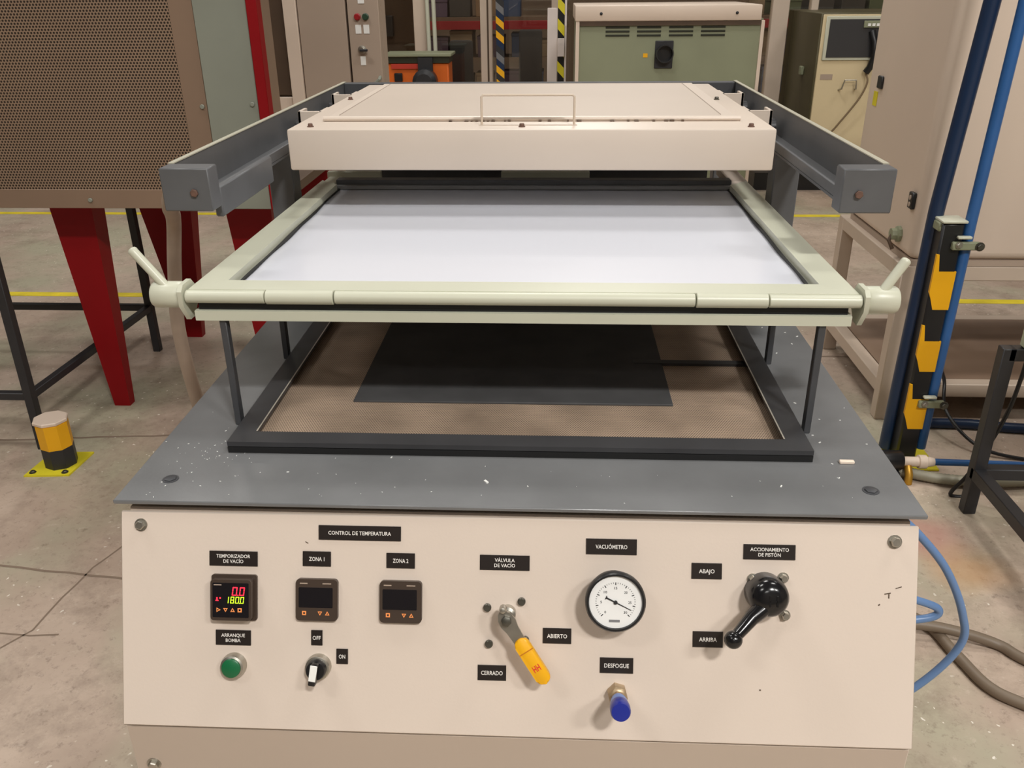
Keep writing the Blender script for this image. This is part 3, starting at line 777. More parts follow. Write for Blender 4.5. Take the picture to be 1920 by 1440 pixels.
# ================================================================== clamped sheet and loose bits
def sheet():
    mb = MB(); nx, ny = 24, 20
    x0, x1, y0, y1 = -0.3925, 0.3925, 0.208, 0.846
    def z(x, y):
        ex = min(1, min(x - x0, x1 - x) / 0.05); ey = min(1, min(y - y0, y1 - y) / 0.05)
        e = ex * ey
        return 1.0786 + e * (0.0025 * (0.5 + 0.5 * math.sin(3.2 * (x + 0.25) + 2.0 * y)) - 0.003 + 0.0012 * math.sin(9 * y + 2.5 * x))
    g = [[(x0 + (x1 - x0) * i / nx, y0 + (y1 - y0) * j / ny) for i in range(nx + 1)] for j in range(ny + 1)]
    top = [[mb.bm.verts.new((x, y, z(x, y))) for x, y in row] for row in g]
    bot = [[mb.bm.verts.new((x, y, z(x, y) - 0.0014)) for x, y in row] for row in g]
    for j in range(ny):
        for i in range(nx):
            mb.bm.faces.new((top[j][i], top[j][i + 1], top[j + 1][i + 1], top[j + 1][i]))
            mb.bm.faces.new((bot[j][i], bot[j + 1][i], bot[j + 1][i + 1], bot[j][i + 1]))
    for i in range(nx):
        mb.bm.faces.new((top[0][i], bot[0][i], bot[0][i + 1], top[0][i + 1])); mb.bm.faces.new((top[ny][i], top[ny][i + 1], bot[ny][i + 1], bot[ny][i]))
    for j in range(ny):
        mb.bm.faces.new((top[j][0], top[j + 1][0], bot[j + 1][0], bot[j][0])); mb.bm.faces.new((top[j][nx], bot[j][nx], bot[j + 1][nx], top[j + 1][nx]))
    return mb
tag(build('plastic_sheet', sheet(), sheetm), 'glossy white plastic sheet held in the clamp frame', 'sheet')
tag(build('dark_tray_rect', MB().box((-0.238, 0.262, HZ + 0.0016), (0.214, 0.700, HZ + 0.0052), 0.001), trayrect), 'flat dark rectangle on the perforated tray under the sheet', 'board')  # flat dark grey rectangle over the middle of the tray
tag(build('plastic_offcut', MB().box((0.400, 0.1115, HZ), (0.418, 0.1175, HZ + 0.004), 0.0008), chipm), 'small cream plastic offcut on the grey table by the black frame corner', 'scrap')
mb = MB()
def crumb(x, y, s):
    a = random.random() * 3.1
    mb.box((-s, -s * 0.4, 0), (s, s * 0.4, s * 0.4), 0, M=Matrix.Translation((x, y, HZ)) @ Matrix.Rotation(a, 4, 'Z'))
crumb(-0.033, 0.055, 0.0035); crumb(0.017, 0.047, 0.0012); crumb(-0.157, 0.110, 0.0016); crumb(0.316, 0.057, 0.002); crumb(-0.278, 0.07, 0.0015)
for k in range(90):
    if k % 3: crumb(random.gauss(-0.39, 0.03), abs(random.gauss(0.10, 0.05)), random.uniform(0.0003, 0.0011))
    else: crumb(random.uniform(-0.45, 0.45), random.uniform(0.01, 0.11), random.uniform(0.0003, 0.0008))
for k in range(16): crumb(random.uniform(0.385, 0.455), random.uniform(0.06, 0.6), random.uniform(0.0006, 0.0022))
tag(build('plastic_crumbs', mb, white), 'white plastic crumbs strewn over the grey machine table', 'crumbs', kind='stuff')

# ================================================================== left: oven on red legs
def ox(x): return 0.0444 + (x - 0.0444) * 0.947
def oz(z): return 1.4417 - (1.4417 - z) * 0.947
OV = thing('drying_oven', (-1.65, 2.35, 0), 'large oven with brown perforated front standing on tapered red legs', 'oven')
build('body', MB().box((ox(-2.55), 1.862, oz(0.765)), (-1.215, 2.86, 2.0), 0.004), brownp, OV)
build('front_box', MB().box((-1.215, 1.862, oz(0.765)), (ox(-0.875), 1.99, 2.0), 0.004), brownp, OV)
build('perforated_panel', MB().box((-2.3651, 1.8520, 0.8577), (-1.0820, 1.8625, 1.9850)), perf_oven, OV)
build('panel_border', MB().box((-2.4125, 1.8500, 0.7980), (-1.0109, 1.8620, 0.8577), 0.001), brownp, OV)
build('panel_border', MB().box((-1.0820, 1.8500, 0.8577), (-1.0109, 1.8620, 2.0000), 0.001), brownp, OV)
build('corner_panel', MB().box((-1.0090, 1.8440, 0.7980), (-0.8499, 1.8620, 2.0000), 0.002), alu, OV)
build('red_edge', MB().box((-0.8490, 1.8350, 0.7980), (-0.8177, 1.8800, 2.0000), 0.002), redp, OV)
build('support_beam', MB().box((-1.215, 1.99, oz(0.765)), (ox(-0.875), 2.82, 0.835), 0.002), darkbay, OV)
for p in ((-1.085, 1.091), (-0.919, 1.099), (-1.518, 0.790), (-2.1, 0.79)):
    bolt(OV, (ox(p[0]), 1.850 if p[0] != -0.919 else 1.844, oz(p[1])), (0, -1, 0), 0.007, 0.006, alu, 'screw', 12, False)
def leg(x0t, x1t, x0b, x1b, y, d=0.09, zt=0.802):
    mb = MB()
    t = [(x0t, y - d / 2), (x1t, y - d / 2), (x1t, y + d / 2), (x0t, y + d / 2)]
    dd = d * 0.42
    b = [(x0b, y - dd / 2), (x1b, y - dd / 2), (x1b, y + dd / 2), (x0b, y + dd / 2)]
    T = [mb.bm.verts.new((*p, zt)) for p in t]; B = [mb.bm.verts.new((*p, 0)) for p in b]
    mb.bm.faces.new(T); mb.bm.faces.new(B[::-1])
    for i in range(4): mb.bm.faces.new((B[i], B[(i + 1) % 4], T[(i + 1) % 4], T[i]))
    build('leg', mb, redp, OV)
leg(-1.675, -1.524, -1.612, -1.552, 2.05)
leg(-1.745, -1.470, -1.608, -1.540, 2.75)
leg(-1.068, -0.905, -1.005, -0.945, 2.05)
leg(-1.075, -0.885, -1.00, -0.94, 2.75)

# black tube frame under the oven
BT = thing('black_tube_table', (-2.1, 2.1, 0), 'black square tube table frame under the perforated oven', 'table')
def tb(a, b, w, m, parent, name='tube', roll=0):
    """square tube between two points"""
    a, b = Vector(a), Vector(b); d = (b - a); ln = d.length; z = d.normalized()
    x = Vector((0, 0, 1)).cross(z)
    x = Vector((1, 0, 0)) if x.length < 1e-4 else x.normalized()
    y = z.cross(x)
    Mx = Matrix((x, y, z)).transposed().to_4x4(); Mx.translation = a
    return build(name, MB().box((-w / 2, -w / 2, 0), (w / 2, w / 2, ln), w * 0.06, M=Mx), m, parent)
for (x, y) in ((-1.705, 1.70), (-1.675, 2.57), (-2.62, 1.70), (-2.62, 2.57)): tb((x, y, 0), (x, y, 0.785), 0.030, blackm, BT, 'leg')
tb((-2.62, 1.70, 0.20), (-1.705, 1.70, 0.20), 0.026, blackm, BT, 'stretcher'); tb((-2.62, 2.57, 0.20), (-1.675, 2.57, 0.20), 0.026, blackm, BT, 'stretcher')
tb((-1.705, 1.70, 0.20), (-1.675, 2.57, 0.20), 0.026, blackm, BT, 'stretcher')
tb((-2.62, 1.70, 0.772), (-1.705, 1.70, 0.772), 0.026, blackm, BT, 'top_rail'); tb((-2.62, 2.57, 0.772), (-1.675, 2.57, 0.772), 0.026, blackm, BT, 'top_rail')
tb((-2.62, 1.70, 0.772), (-2.62, 2.57, 0.772), 0.026, blackm, BT, 'top_rail')

# yellow and black bollard stub
BL = thing('bollard', (-1.59, 1.585, 0), 'short yellow and black bollard stub on yellow base plate', 'bollard')
mb = MB().prism([(-1.665, 1.505), (-1.52, 1.515), (-1.512, 1.668), (-1.655, 1.66)], (0, 0, 0), EX, EY, EZ, 0.006)
build('base_plate', mb, lemon, BL)
def octa(z0, z1, m, name):
    build(name, MB().lathe([(0.051, z0), (0.051, z1)], (-1.582, 1.590, 0), EZ, 8), m, BL, ang=20)
octa(0.006, 0.075, blackm, 'black_band'); octa(0.075, 0.160, yellow, 'yellow_band')
build('cap', MB().lathe([(0.052, 0.160), (0.055, 0.163), (0.055, 0.170), (0.052, 0.173), (0, 0.173)], (-1.586, 1.594, 0), EZ, 8), beige, BL, ang=20)
for p in ((-1.645, 1.525), (-1.54, 1.53)): bolt(BL, (p[0], p[1], 0.006), (0, 0, 1), 0.008, 0.007, darksteel)

# conduit hanging from the left rail down behind the table edge
cpts = smooth_path([(-0.484, 0.36, 1.190), (-0.545, 0.48, 1.150), (-0.700, 0.80, 1.052), (-0.785, 0.99, 0.975), (-0.816, 1.02, 0.86), (-0.832, 1.02, 0.72), (-0.822, 1.02, 0.56), (-0.78, 1.00, 0.35), (-0.70, 1.00, 0.10), (-0.64, 1.00, 0.018), (-0.5, 1.0, 0.018)], 8)
tag(build('flexible_conduit', MB().tube(cpts, 0.016, 12), mat('beige_conduit', (168, 150, 134), 0.5, var=0.08, scale=20)), 'thick beige flexible conduit drooping to the floor left of the machine table', 'conduit')

# ================================================================== left background: control cabinet
CC = thing('control_cabinet', (-1.2, 3.9, 0), 'tall taupe control cabinet with red and green buttons behind the oven', 'cabinet')
cy = 3.6
build('base', MB().box((-1.42, cy + 0.02, 0), (-0.80, cy + 0.16, 0.935), 0.004), beige, CC)
build('carcass', MB().box((-1.42, cy + 0.06, 0.935), (-0.80, cy + 0.16, 2.1)), taupe, CC)
build('dark_bay', MB().box((-1.41, cy + 0.03, 0.945), (-1.262, cy + 0.06, 2.08)), darkbay, CC)
build('frame_post', MB().box((-1.260, cy - 0.01, 0.0), (-1.196, cy + 0.06, 2.1), 0.003), beige, CC)
d1 = build('door', MB().box((-1.192, cy, 0.06), (-0.962, cy + 0.06, 2.08), 0.003), taupe, CC)
d2 = build('door', MB().box((-0.952, cy, 0.06), (-0.802, cy + 0.06, 2.08), 0.003), taupe, CC)
def cbutton(x, z, m, lab):
    b = build('push_button', MB().lathe([(0.016, 0), (0.016, 0.008), (0.012, 0.010), (0.012, 0.022), (0, 0.022)], (x, cy, z), (0, -1, 0), 16), m, CC, lab)
    build('tag_plate', MB().box((x - 0.014, cy - 0.003, z - 0.075), (x + 0.014, cy, z - 0.035), 0.0005), white, CC)
cbutton(-0.905, 1.302, mat('red_button', (150, 22, 30), 0.4), 'red push button'); cbutton(-0.866, 1.302, mat('deep_green_button', (38, 66, 48), 0.4), 'green push button')
sw = build('switch', MB().lathe([(0.020, 0), (0.020, 0.008), (0.012, 0.010), (0.012, 0.025), (0, 0.025)], (-0.893, cy, 1.155), (0, -1, 0), 18), steel, CC)
build('switch_grip', MB().box((-0.900, cy - 0.040, 1.149), (-0.862, cy - 0.024, 1.160), 0.002), blackm, sw)
build('tag_plate', MB().box((-0.905, cy - 0.003, 1.085), (-0.880, cy, 1.125)), white, CC)
build('tag_plate', MB().box((-0.898, cy - 0.003, 1.36), (-0.868, cy, 1.40)), white, CC)
build('handle', MB().tube([(-0.862, cy, 0.975), (-0.862, cy - 0.035, 0.985), (-0.815, cy - 0.035, 1.02), (-0.815, cy, 1.03)], 0.008, 8), alu, CC)

# orange machine
OM = thing('orange_machine', (-0.98, 6.3, 0), 'orange workshop machine with black fittings and grey top beside the control cabinet', 'machine')
build('body', MB().box((-1.22, 6.0, 0.05), (-0.76, 6.25, 0.905), 0.01), orange, OM)
build('dark_band', MB().box((-1.225, 5.99, 0.905), (-0.755, 6.25, 0.950)), mat('dark_olive', (40, 42, 24), 0.5), OM)
build('top_plate', MB().box((-1.245, 5.97, 0.950), (-0.735, 6.27, 0.972), 0.004), olive, OM)
build('red_strip', MB().box((-1.19, 5.985, 0.865), (-0.98, 6.0, 0.900)), mat('red_strip', (178, 52, 34), 0.5), OM)
build('port', MB().box((-1.170, 5.975, 0.775), (-1.110, 6.0, 0.835), 0.004), black, OM)
build('motor', MB().lathe([(0.05, 0), (0.09, 0.03), (0.09, 0.12), (0.06, 0.15), (0, 0.15)], (-0.93, 6.0, 0.78), (0, -1, 0), 20), blackm, OM)
build('motor_stand', MB().box((-1.03, 5.93, 0.05), (-0.83, 6.0, 0.74), 0.004), blackm, OM)
build('motor_bracket', MB().box((-0.985, 5.96, 0.84), (-0.875, 5.99, 0.945)), blackm, OM)

# grey green machine
GM = thing('grey_green_machine', (0.74, 5.4, 0), 'low grey green machine with vent slots and round black port behind the heater', 'machine')
gy0 = 5.0
build('body', MB().box((0.170, gy0, 0.04), (1.318, 5.85, 1.235), 0.006), olive, GM)
build('top_cover', MB().box((0.158, gy0 - 0.02, 1.222), (1.300, 5.87, 1.312), 0.008, seg=2), beige, GM)
build('front_lip', MB().box((0.178, gy0 - 0.012, 1.196), (1.300, gy0, 1.222)), darkbay, GM)
build('corner_strip', MB().box((0.164, gy0 - 0.014, 0.04), (0.186, gy0 + 0.02, 1.222), 0.002), beige, GM)
build('corner_strip', MB().box((1.304, gy0 - 0.014, 0.04), (1.324, gy0 + 0.02, 1.222), 0.002), beige, GM)
for gxi in (0.350, 0.545, 0.743, 0.940):
    for k in range(3):
        z = 1.186 - k * 0.0235
        build('vent_slot', MB().box((gxi, gy0 - 0.004, z - 0.0055), (gxi + 0.148, gy0 + 0.01, z + 0.0055), 0.001), mat('slot_dark', (34, 36, 22), 0.7), GM)
build('port_plate', MB().box((0.662, gy0 - 0.010, 0.945), (0.775, gy0, 1.108), 0.003), blackm, GM)
build('round_port', MB().lathe([(0.054, 0), (0.054, 0.05), (0.047, 0.05), (0.047, 0.006), (0, 0.006)], (0.720, gy0 - 0.010, 1.034), (0, -1, 0), 28), mat('port_rim', (30, 31, 33), 0.35), GM)
build('yellow_sticker', MB().box((0.590, gy0 - 0.002, 1.010), (0.618, gy0, 1.034)), yellow, GM)
for px_ in (0.318, 1.148): bolt(GM, (px_, gy0 - 0.02, 1.266), (0, -1, 0), 0.009, 0.006, blackm, 'screw', 10, False)

# cream machine with dark screen
CM = thing('cream_console', (2.15, 6.4, 0), 'upright cream console with dark screen and hanging cable behind the right rail', 'machine')
ky0 = 5.8
build('body', MB().box((1.895, ky0 + 0.02, 0.12), (2.75, 6.75, 1.235), 0.006), mat('dark_green_side', (86, 80, 56), 0.5, var=0.12, scale=3), CM)
build('plinth', MB().box((1.55, ky0 + 0.02, 0.0), (2.72, 6.70, 0.13)), black, CM)
build('front_panel', MB().box((1.905, ky0, 0.13), (2.74, ky0 + 0.02, 1.225), 0.003), mat('cream_front', (214, 196, 158), 0.45, var=0.03, scale=3), CM)
scf = build('screen_frame', MB().box((1.925, ky0 - 0.012, 0.925), (2.74, ky0, 1.215), 0.004), ivory, CM)
build('screen', MB().box((1.950, ky0 - 0.016, 0.945), (2.72, ky0 - 0.011, 1.195)), mat('dark_screen', (56, 56, 58), 0.3), scf)
mod = build('control_module', MB().box((2.180, ky0 - 0.030, 1.140), (2.42, ky0 - 0.016, 1.185), 0.002), olive, CM)
for k in range(3): build('key', MB().box((2.205 + k * 0.03, ky0 - 0.034, 1.150), (2.225 + k * 0.03, ky0 - 0.030, 1.168)), white, mod)
build('rating_label', MB().box((1.935, ky0 - 0.002, 0.795), (2.02, ky0, 0.832)), taupe, CM)
build('pull_handle', MB().tube([(2.075, ky0, 0.725), (2.085, ky0 - 0.04, 0.735), (2.10, ky0 - 0.04, 0.795), (2.18, ky0 - 0.04, 0.795), (2.185, ky0 - 0.04, 0.735), (2.19, ky0, 0.730)], 0.006, 8), steel, CM)
hs = build('handset', MB().tube([(2.245, ky0 - 0.02, 1.115), (2.262, ky0 - 0.05, 1.05), (2.275, ky0 - 0.055, 0.95), (2.260, ky0 - 0.04, 0.88), (2.24, ky0 - 0.03, 0.845)], 0.024, 10), black, CM, 'black handset')
build('cable', MB().tube(smooth_path([(2.24, ky0 - 0.03, 0.845), (2.255, ky0 - 0.05, 0.78), (2.215, ky0 - 0.05, 0.67), (2.11, ky0 - 0.04, 0.51), (2.05, ky0 - 0.03, 0.43), (1.98, ky0, 0.38)], 6), 0.007, 8), mat('brown_cable', (120, 100, 74), 0.5), CM)
build('side_latch', MB().box((1.87, 6.10, 0.80), (1.895, 6.16, 0.86), 0.004), olive, CM)
build('side_latch', MB().box((1.87, 6.15, 0.42), (1.895, 6.21, 0.47), 0.004), olive, CM)

# ================================================================== glass partition and what stands behind it
WP = bpy.data.objects.new('window_1', None); COL.objects.link(WP); WP.location = (0, 6.6, 0); struct(WP, 'glass partition with pale aluminium mullions behind the machines')
py_ = 6.6
mull = mat('pale_mullion', (206, 188, 170), 0.5, var=0.03)
ms = [(-2.6, .05), (-1.043, .050), (-0.515, .047), (0.030, .028), (1.782, .065), (2.04, .028), (3.4, .05)]
for x, hw in ms:
    o = build('mullion', MB().box((x - hw, py_ - 0.04, 0), (x + hw, py_ + 0.04, 3.0), 0.004), mull, WP)
    if x == -0.515: build('mullion_seam', MB().box((x + 0.006, py_ - 0.042, 0), (x + 0.020, py_ - 0.039, 3.0)), darkbay, WP)
for (a, ha), (b, hb) in zip(ms, ms[1:]):
    build('pane', MB().box((a + ha, py_ - 0.004, 0.12), (b - hb, py_ + 0.004, 2.95)), glassm, WP)
    build('sill_rail', MB().box((a + ha, py_ - 0.03, 0.0), (b - hb, py_ + 0.03, 0.12)), mull, WP)
    build('head_rail', MB().box((a + ha, py_ - 0.03, 2.95), (b - hb, py_ + 0.03, 3.0)), mull, WP)
# two thin leaning poles before the glass
for x, nm_ in ((-0.945, 'left'), (-0.895, 'right')):
    tag(build('leaning_pole', MB().tube([(x - 0.005, 6.40, 0.03), (x - 0.028, 6.50, 1.75)], 0.016, 10), ivory), 'thin pale pole leaning on the glass partition, %s of the pair' % nm_, 'pole', 'pair of leaning poles')
# hazard striped posts before the glass
def hazard_post(x, y, w, h, label, cols, n, name='hazard_post', pitch=0.10, slant=0.06):
    t = thing(name, (x, y, 0), label, 'post')
    build('core', MB().box((x - w / 2, y - w / 2, 0), (x + w / 2, y + w / 2, h), 0.002), cols[0], t)
    k = 0; z = 0.02
    while z + pitch + slant < h - 0.01:
        m = cols[1 + k % (len(cols) - 1)]
        if m is not cols[0]:
            mb = MB().prism([(-w / 2 - .001, z + slant), (w / 2 + .001, z), (w / 2 + .001, z + pitch), (-w / 2 - .001, z + pitch + slant)], (x, y - w / 2 - 0.0015, 0), EX, EZ, EY, 0.004)
            build('stripe', mb, m, t)
        z += pitch; k += 1
    return t
hazard_post(-0.385, 6.25, 0.058, 1.9, 'thin blue, yellow and black striped post before the glass partition', [navy, blackm, yellow, navy, mat('grey_band', (110, 110, 112), 0.5), blackm, navy, yellow], 0, pitch=0.05, slant=0.05)
hp2 = hazard_post(0.078, 6.25, 0.050, 1.9, 'yellow and black striped strip beside a white upright next to the grey green machine', [black, lemon, black], 0, pitch=0.075, slant=0.055)
build('white_upright', MB().box((-0.025, 6.23, 0), (0.050, 6.29, 1.27), 0.003), mat('white_upright', (218, 206, 200), 0.5), hp2)
build('white_edge', MB().box((0.104, 6.23, 0), (0.120, 6.27, 1.9), 0.002), mat('white_upright', (218, 206, 200), 0.5), hp2)
build('white_bracket', MB().box((0.052, 6.200, 0.93), (0.104, 6.222, 1.06), 0.002), mat('white_upright', (218, 206, 200), 0.5), hp2)

rackm = mat('rack_brown', (112, 92, 74), 0.6, var=0.08)
redbeam = mat('rack_red', (158, 34, 40), 0.5)
boxcols = [mat('box_brown', (134, 106, 80), 0.8, var=0.1), mat('box_tan', (150, 130, 106), 0.8, var=0.1), mat('box_plum', (92, 74, 92), 0.6), mat('box_dark', (66, 62, 58), 0.7), mat('box_green', (92, 100, 72), 0.7), mat('box_blue', (66, 80, 110), 0.6), mat('box_cream', (176, 160, 140), 0.7)]
BOXLAB = ['brown', 'tan', 'plum', 'dark grey', 'dull green', 'dull blue', 'cream']
ORD = ['first', 'second', 'third', 'fourth', 'fifth', 'sixth', 'seventh', 'eighth', 'ninth', 'tenth', 'eleventh']
def rack(x0, x1, y, zs, label, nb, beam=True):
    t = thing('storage_rack', ((x0 + x1) / 2, y, 0), label, 'rack')
    for x in (x0, x1):
        for yy in (y, y + 0.55): build('upright', MB().box((x - 0.03, yy - 0.02, 0), (x + 0.03, yy + 0.02, 1.9)), rackm, t)
    for z in zs:
        build('shelf', MB().box((x0 + 0.03, y - 0.02, z - 0.03), (x1 - 0.03, y + 0.57, z)), rackm, t)
    if beam: build('red_beam', MB().box((x0 - 0.02, y - 0.05, 1.00), (x1 + 0.02, y - 0.022, 1.085), 0.002), redbeam, t)
    lev = {0: 'lower', 1: 'middle', 2: 'upper'}
    for zi, z in enumerate(zs):
        x = x0 + 0.08; k = 0
        while x < x1 - 0.3:
            w = random.uniform(0.14, 0.3); h = random.uniform(0.12, 0.26); ci = random.randrange(len(boxcols))
            d_ = random.uniform(0.25, 0.45)
            bb = thing('storage_box', (x + w / 2, y + 0.25, z), '%s storage box, %s from the left on the %s %s shelf' % (BOXLAB[ci], ORD[k], nb, lev[zi]), 'box', 'storage boxes on the racks')
            build('carton', MB().box((x, y + 0.05, z), (x + w, y + 0.05 + d_, z + h), 0.004), boxcols[ci], bb)
            build('lid', MB().box((x - 0.005, y + 0.045, z + h), (x + w + 0.005, y + 0.055 + d_, z + h + 0.03), 0.003), boxcols[ci], bb)
            x += w + random.uniform(0.02, 0.12); k += 1
rack(-1.75, 0.05, 9.0, (0.35, 0.72, 1.12), 'brown storage rack with red beam behind the glass, centre', 'centre rack')
rack(1.95, 3.9, 9.0, (0.35, 0.72, 1.12), 'brown storage rack with red beam behind the glass, right', 'right rack')

def office_chair(x, y, label, h):
    t = thing('office_chair', (x, y, 0), label, 'chair', 'dark chairs behind the glass')
    dk = mat('charcoal_fabric', (56, 57, 60), 0.8)
    build('seat', MB().box((x - 0.22, y - 0.2, 0.44), (x + 0.22, y + 0.22, 0.52), 0.03, seg=2), dk, t)
    build('backrest', MB().box((x - 0.11, y + 0.16, 0.56), (x + 0.11, y + 0.22, h), 0.025, seg=2), dk, t)
    build('column', MB().cyl((x, y, 0.08), (x, y, 0.44), 0.025), blackm, t)
    build('spine', MB().box((x - 0.03, y + 0.20, 0.44), (x + 0.03, y + 0.24, 0.7)), blackm, t)
    for k in range(5):
        a = k * 2 * math.pi / 5
        build('foot', MB().tube([(x, y, 0.09), (x + 0.26 * math.cos(a), y + 0.26 * math.sin(a), 0.05)], 0.018, 8), blackm, t)
        build('castor', MB().cyl((x + 0.26 * math.cos(a), y + 0.26 * math.sin(a) - 0.012, 0.027), (x + 0.26 * math.cos(a), y + 0.26 * math.sin(a) + 0.012, 0.027), 0.027, seg=12), black, t)
office_chair(-0.20, 7.75, 'tall dark grey chair behind the glass beside the striped post', 1.045)
office_chair(-0.86, 7.75, 'low dark grey chair behind the glass beside the orange machine', 0.955)
# dark plum drape panel behind the pillars
DP = thing('dark_tool_board', (-1.35, 7.4, 0), 'dark brown upright tool board behind the glass above the orange machine', 'board')
build('board', MB().box((-1.75, 7.4, 0.35), (-1.16, 7.44, 1.7), 0.004), darkbay, DP)
build('board_foot', MB().box((-1.75, 7.25, 0), (-1.70, 7.6, 0.35)), rackm, DP); build('board_foot', MB().box((-1.21, 7.25, 0), (-1.16, 7.6, 0.35)), rackm, DP)
build('tool_box', MB().box((-1.53, 7.34, 1.02), (-1.40, 7.40, 1.19), 0.004), blackm, DP)

# ================================================================== right: beige electrical cabinet on stand
EC = thing('electrical_cabinet', (1.75, 2.35, 0.595), 'large beige electrical cabinet on a beige tube stand beside the striped post', 'cabinet')
ex, ey = 1.222, 2.0
mb = MB().box((ex, ey, 0.595), (2.35, 2.665, 2.1), 0.03, seg=4)
build('carcass', mb, beige, EC)
build('bottom_lip', MB().box((ex + 0.01, ey + 0.005, 0.575), (2.34, 2.655, 0.5955)), taupe, EC)
pl = build('latch', MB().box((ex - 0.008, 2.500, 1.083), (ex, 2.548, 1.127), 0.003), blackm, EC)
build('yellow_warning', MB().box((ex - 0.002, 2.540, 1.020), (ex, 2.580, 1.070)), lemon, EC)
cn = build('connector', MB().box((ex - 0.014, 2.030, 0.758), (ex, 2.065, 0.812), 0.003), black, EC)
build('connector_hole', MB().cyl((ex - 0.016, 2.047, 0.795), (ex - 0.013, 2.047, 0.795), 0.008), taupe, cn); build('connector_hole', MB().cyl((ex - 0.016, 2.047, 0.773), (ex - 0.013, 2.047, 0.773), 0.008), taupe, cn)
build('cable_gland', MB().lathe([(0.028, 0), (0.028, 0.010), (0.020, 0.014), (0.020, 0.03), (0, 0.03)], (ex, 2.115, 0.655), (-1, 0, 0), 8), olive, EC)
build('cable_stub', MB().tube([(ex - 0.024, 2.115, 0.652), (ex - 0.035, 2.11, 0.635), (ex - 0.02, 2.105, 0.606)], 0.007, 8), darkbay, EC)
for p in ((ey, 1.285, 1.136), (ey, 1.262, 0.708)): bolt(EC, (p[1], ey, p[2]), (0, -1, 0), 0.006, 0.004, darksteel, 'screw', 10, False)
CS = thing('cabinet_stand', (1.75, 2.35, 0), 'beige tube stand with lower shelf carrying the electrical cabinet', 'stand')
sw_ = 0.052
for (x, y) in ((1.235, 2.03), (1.235, 2.69), (1.565, 2.69), (2.31, 2.03), (2.31, 2.69)):
    tb((x, y, 0.0), (x, y, 0.575), sw_, beige2, CS, 'leg')
for (a, b) in (((1.235, 2.03), (2.31, 2.03)), ((1.235, 2.69), (2.31, 2.69))):
    tb((*a, 0.549), (*b, 0.549), 0.05, beige2, CS, 'top_rail'); tb((*a, 0.118), (*b, 0.118), 0.05, beige2, CS, 'lower_rail')
for x in (1.235, 2.31):
    tb((x, 2.03, 0.549), (x, 2.69, 0.549), 0.05, beige2, CS, 'top_rail'); tb((x, 2.03, 0.118), (x, 2.69, 0.118), 0.05, beige2, CS, 'lower_rail')
build('lower_shelf', MB().box((1.262, 2.056, 0.125), (2.284, 2.664, 0.143)), mat('shelf_brown', (130, 108, 90), 0.6, var=0.08), CS)

# striped post with blue tubes
SPST = thing('striped_post', (1.205, 1.72, 0), 'yellow and black striped post beside the beige cabinet', 'post')
px0, px1 = 1.172, 1.236
PY = 1.72
build('core', MB().box((px0, PY - 0.03, 0), (px1, PY + 0.03, 0.80), 0.006), black, SPST)
for za, zb in ((0.535, 0.655), (0.330, 0.432), (0.128, 0.234)):
    mb = MB()
    mb.prism([(px0 - .001, za + 0.055), (px0 + 0.018, za), (px1 + .001, za), (px1 + .001, zb), (px0 + 0.014, zb), (px0 + 0.006, zb + 0.052), (px0 - .001, zb + 0.052)], (0, PY - 0.0315, 0), EX, EZ, EY, 0.010)
    build('yellow_stripe', mb, yellow, SPST)
build('post_cap', MB().box((px0 - 0.004, PY - 0.036, 0.80), (px1 + 0.004, PY + 0.036, 0.808), 0.002), ivory, SPST)
build('foot_plate', MB().box((px0 - 0.05, PY - 0.08, 0), (px1 + 0.06, PY + 0.08, 0.008), 0.002), lemon, SPST)
NT = thing('navy_air_pipe', (1.178, 1.765, 0), 'thick navy blue vertical pipe behind the striped post', 'pipe')
build('pipe', MB().tube([(1.165, 1.765, 0.02), (1.177, 1.765, 0.82), (1.214, 1.765, 1.40), (1.29, 1.765, 2.6)], 0.0225, 16), navy, NT)
BP = thing('blue_air_pipe', (1.262, 1.715, 0), 'slim bright blue vertical air pipe clamped to the striped post', 'pipe')
build('pipe', MB().tube([(1.2525, 1.71, 0.05), (1.2575, 1.71, 0.8), (1.273, 1.71, 1.40), (1.31, 1.71, 2.6)], 0.0165, 14), bluem, BP)
for z in (0.735, 0.220):
    c = build('pipe_clamp', MB().box((1.205, 1.676, z - 0.012), (1.285, 1.692, z + 0.012), 0.003), olive, BP)
    bolt(BP, (1.282, 1.676, z), (0, -1, 0), 0.010, 0.010, darksteel); bolt(BP, (1.222, 1.676, z + 0.004), (0, -1, 0), 0.008, 0.008, steel)
    build('clamp_strap', MB().box((1.215, 1.672, z + 0.022), (1.255, 1.688, z + 0.030), 0.002), ivory, BP)
build('junction', MB().box((1.165, 1.70, 0.772), (1.190, 1.745, 0.80), 0.004), olive, BP)

# air valve on the floor with blue hose
AV = thing('air_valve', (1.2, 1.6, 0), 'black and cream air valve lying on the floor by the striped post', 'valve')
build('valve_body', MB().lathe([(0.024, 0), (0.032, 0.004), (0.032, 0.060), (0.028, 0.066), (0, 0.066)], (1.086, 1.60, 0.062), (1, 0, 0), 24), black, AV)
build('fitting', MB().lathe([(0.016, 0), (0.016, 0.05), (0.022, 0.052), (0.022, 0.075), (0.017, 0.078), (0.014, 0.10), (0, 0.10)], (1.152, 1.60, 0.058), (1, 0, 0), 16), beige, AV)
build('brass_elbow', MB().tube([(1.168, 1.585, 0.05), (1.168, 1.565, 0.03), (1.168, 1.56, 0.0)], 0.012, 10), mat('yellow_brass', (186, 140, 50), 0.4, metal=0.6), AV)
build('support', MB().box((1.10, 1.57, 0), (1.145, 1.63, 0.032), 0.003), blackm, AV)
